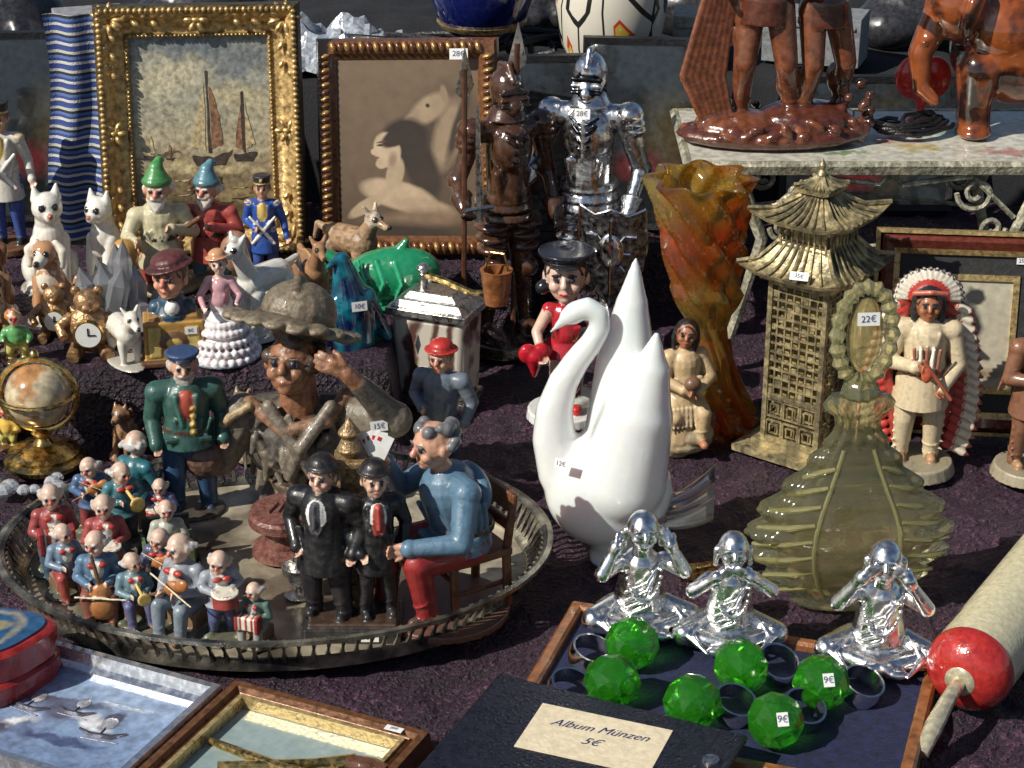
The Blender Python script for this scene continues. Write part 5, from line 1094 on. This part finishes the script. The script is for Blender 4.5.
    for q in range(5):
        mb.tube([(-1.5+.14*k+.2*math.sin(k*.7+q),19.5+.25*math.cos(k*.5+q*2)+.1*q,2.1+.12*abs(math.sin(k*.4+q))) for k in range(16)],.035,0,8)
    mb.build('black_cable_coil',black)
    bag=pbr('bag_plastic',(.03,.03,.035),.3,bump=.3,bs=5,var=.4)
    for (x,y,w,h) in((-3.3,21,1.3,.9),(.2,21.2,1.5,1.0),(2.4,21.5,1.6,1.1),(4.3,21,1.2,.8),(-5.2,20.5,1,1)):
        S=Sc(1); S.ell((0,0,h*.35),(w*.5,.4,h*.5),BK); S.ell((w*.2,.1,h*.3),(w*.4,.4,h*.4),BK); S.ell((-w*.25,-.1,h*.25),(w*.35,.4,h*.35),BK)
        for q in range(9): a=rnd.uniform(0,6.28); S.cap((0,0,h*.8),(w*.45*math.cos(a),.4*math.sin(a),h*.3),.06,.12,BK)
        S.build('black_bag',bag,(x,y,1.85),0,.04)
    for (x,c,w) in((-4.3,(.25,.25,.27),.7),(3.1,(.2,.21,.22),1.0),(1.9,(.35,.33,.28),.5)):
        mb=MB(); mb.box((0,0,.25),(w,.5,.5)); mb.box((0,-.26,.4),(w*.9,.02,.04)); mb.build('cardboard_storage_box',pbr('box_board',c,.7,var=.3),(x,20.1,1.9),(0,0,R(rnd.uniform(-20,20))),bevel=.02)
backthings()
# ================================================================== SCROLL SHELF, RIGHT REAR
def shelf():
    g=group('cast_iron_plant_stand',(0,0,0)); top=blobmat('floral_tile_top',[(-2,(.52,.5,.42)),(2,(.58,.56,.48))],[(-.8,.2,.3,.12,20,(.2,.28,.12),.4),(0,-.1,.35,.1,-10,(.4,.2,.15),.4),(.9,.1,.3,.15,0,(.15,.3,.2),.4),(.4,-.35,.2,.1,0,(.5,.4,.2),.4),(-.3,-.5,.2,.08,10,(.2,.28,.18),.4),(1.2,-.5,.3,.08,-10,(.4,.2,.15),.4)],.5,.3,.3,9,.3)
    mb=MB(); mb.box((0,0,0),(3.3,1.55,.05)); mb.build('table_top',top,(3.2,17.35,1.9),parent=g)
    mb=MB()
    mb.M=Matrix.Translation((3.2,17.35,1.9)); mb.sweep(3.3,1.55,[(0,-.05),(0,.03),(.04,.04),(.07,.0),(.05,-.08),(0,-.1)],0); mb.M=ident()
    def scroll(cx,cz,r,d,y,turns=1.4):
        pts=[]
        for i in range(22):
            t=i/21*turns*2*math.pi; rr=r*(1-.75*i/21); pts.append((cx+d*rr*math.cos(t),y,cz-rr*math.sin(t)))
        mb.tube(pts,.026,0,6)
    for y in(16.62,18.05):
        for x,d in((2.1,1),(4.5,-1)):
            mb.tube([(x-d*.3,y,1.84),(x-.1*d,y,1.7),(x+.1*d,y,1.2),(x-.05*d,y,.6),(x-.2*d,y,.05 if y<17.9 else .68)],[.06,.065,.055,.045,.05],0,8)
            scroll(x+.45*d,1.62,.17,d,y); scroll(x+.28*d,1.3,.12,-d,y); scroll(x-.3*d,1.68,.11,-d,y)
            mb.tube([(x+.1*d,y,1.4),(x+.5*d,y,1.78),(x+1.1*d,y,1.7),(x+1.2*d,y,1.8)],.026,0,6)
        mb.tube([(2.1,y,1.0),(3.3,y,1.15),(4.5,y,1.0)],.02,0,6)
    mb.build('scrolled_legs',antique,parent=g)
shelf()
ZS=1.935
def woodgroup():
    S=Sc(1); w=(.085,.024,.013); w2=(.15,.048,.022)
    S.ell((0,0,.08),(.85,.4,.14),w); S.ell((.3,.05,.2),(.45,.3,.16),w); S.ell((-.3,0,.15),(.4,.3,.14),w2)
    for q in range(60):
        a=rnd.uniform(0,6.28); S.ell((.8*math.cos(a)*rnd.uniform(.4,1),.36*math.sin(a),rnd.uniform(.05,.25)),(rnd.uniform(.04,.1),.05,.035),w if q%2 else w2,(rnd.uniform(-40,40),rnd.uniform(-40,40),0))
    for (x,rz,k,y) in((-.1,-15,2.4,.0),(.42,20,2.3,.08)):
        o=S.push((x,y,.12),(0,0,rz),k)
        body(S,dict(hpL=(-.05,0,.46),hpR=(.05,0,.46),knL=(-.06,-.05,.25),anL=(-.08,.0,.05),knR=(.09,-.03,.25),anR=(.11,.05,.06),haL=(-.2,-.12,.6),haR=(.15,-.15,.6)),b=.85,shirt=w,pants=w2,skin=w2,shoes=w2,hair=w,hs=1); S.cyl((0,0,.5),(0,0,.4),.09,.1,w)
        for s in(-1,1): S.ell((s*.075,.025,.18),(.032,.036,.06),w2)
        S.M=o
    for q in range(13):
        t=q/12; S.path([(-.35-.25*t,-.1,.12+.05*t),(-.45-.3*t*1.2,-.05,.6),(-.5-.12*t+.1*(1-t),0,1.1+.25*t),(-.62+.3*(1-t)-.1*t,.0,1.6)],[.03,.03,.028,.015],w if q%2 else w2)
    for q in range(30):
        a=rnd.uniform(0,6.28); S.ell((.74+.14*math.cos(a),.0+.12*math.sin(a),.28+rnd.uniform(-.2,.22)),rnd.uniform(.035,.06),w if q%2 else (.06,.02,.01))
    S.build('carved_wood_figure_group',woodM,(2.3,17.15,ZS),0,.016)
woodgroup()
def elephant():
    S=Sc(1.0,n=24); c=(.3,.08,.03); c2=(.42,.05,.03)
    S.ell((0,0,.75),(.6,.42,.5),c); S.ell((-.1,-.1,.95),(.45,.35,.35),c)
    for x,y in((-.32,-.25),(.32,-.25),(-.32,.25),(.34,.25)):
        S.path([(x,y,.6),(x*1.05,y,.3),(x*1.0,y-.02,.08)],[.22,.15,.14],c); S.ell((x,y-.05,.05),(.16,.17,.07),c2)
    S.ell((-.55,-.15,1.15),(.3,.28,.32),c); S.path([(-.72,-.2,1.05),(-.85,-.3,.75),(-.82,-.36,.45),(-.7,-.4,.35)],[.15,.11,.08,.06],c)
    for s in(-1,1): S.ell((-.42,s*.3-.12,1.15),(.08,.2,.26),c2,(0,10,20*s)); S.cap((-.7,s*.1-.2,.95),(-.85,s*.13-.3,.85),.04,.015,WH)
    S.path([(.55,0,.8),(.68,0,.6),(.66,0,.35)],[.06,.04,.03],c)
    S.build('glazed_elephant_figurine',pbr('tortoise_glaze',(.24,.06,.015),.08,c2=(.02,.008,.006),ramp=(.47,.6),vs=3.5,coat=1,bump=0),(4.5,17.5,ZS),-10,.02,sm=6)
    S=Sc(1); S.ell((-.1,0,.4),(.16,.08,.2),RD); S.ell((.1,0,.4),(.16,.08,.2),RD); S.cap((0,0,.35),(0,0,.1),.15,.03,RD); S.cyl((0,0,0),(0,0,.1),.12,.04,RD)
    S.build('red_glass_heart',glaze,(3.75,17.8,ZS),0,.015)
    mb=MB()
    for q in range(4):
        mb.tube([(3.35+.25*math.cos(k*.5+q)+.03*k,17.3+.2*math.sin(k*.55+q),ZS+.05+.03*abs(math.sin(k+q))+.03*q) for k in range(14)],.022,0,6)
    mb.build('black_lamp_cord',black)
elephant()
mb=MB(); mb.box((0,0,.03),(.3,.16,.05)); mb.tube([(-.1,0,.06),(.1,0,.07)],.02,0,8); mb.build('small_brass_lock',brass,(1.35,12.75,0),(0,0,R(15)))
# ================================================================== CAMERA / LIGHT
cam=bpy.data.cameras.new('camera'); co=bpy.data.objects.new('camera',cam); place(co,(0,0,7.2),(R(66),0,0)); cam.lens=36*2000/1024; cam.clip_end=5000; cam.clip_start=.5
scene.camera=co
sd=V((-.72,-.44,.72)).normalized()
sun=bpy.data.lights.new('sun','SUN'); sun.energy=5.0; sun.angle=R(.5); sun.color=(1,.95,.85)
so=bpy.data.objects.new('sun',sun); place(so,(-10,-10,30)); so.rotation_euler=sd.to_track_quat('Z','Y').to_euler()
w=bpy.data.worlds.new('World'); scene.world=w; w.use_nodes=True
N=w.node_tree.nodes;L=w.node_tree.links; sky=N.new('ShaderNodeTexSky'); sky.sky_type='NISHITA'; sky.sun_disc=False
sky.sun_elevation=math.asin(sd.z); sky.sun_rotation=math.atan2(sd.x,sd.y); L.new(sky.outputs[0],N['Background'].inputs[0]); N['Background'].inputs[1].default_value=.065
scene.view_settings.view_transform='Standard'; scene.view_settings.look='None'; scene.view_settings.exposure=0
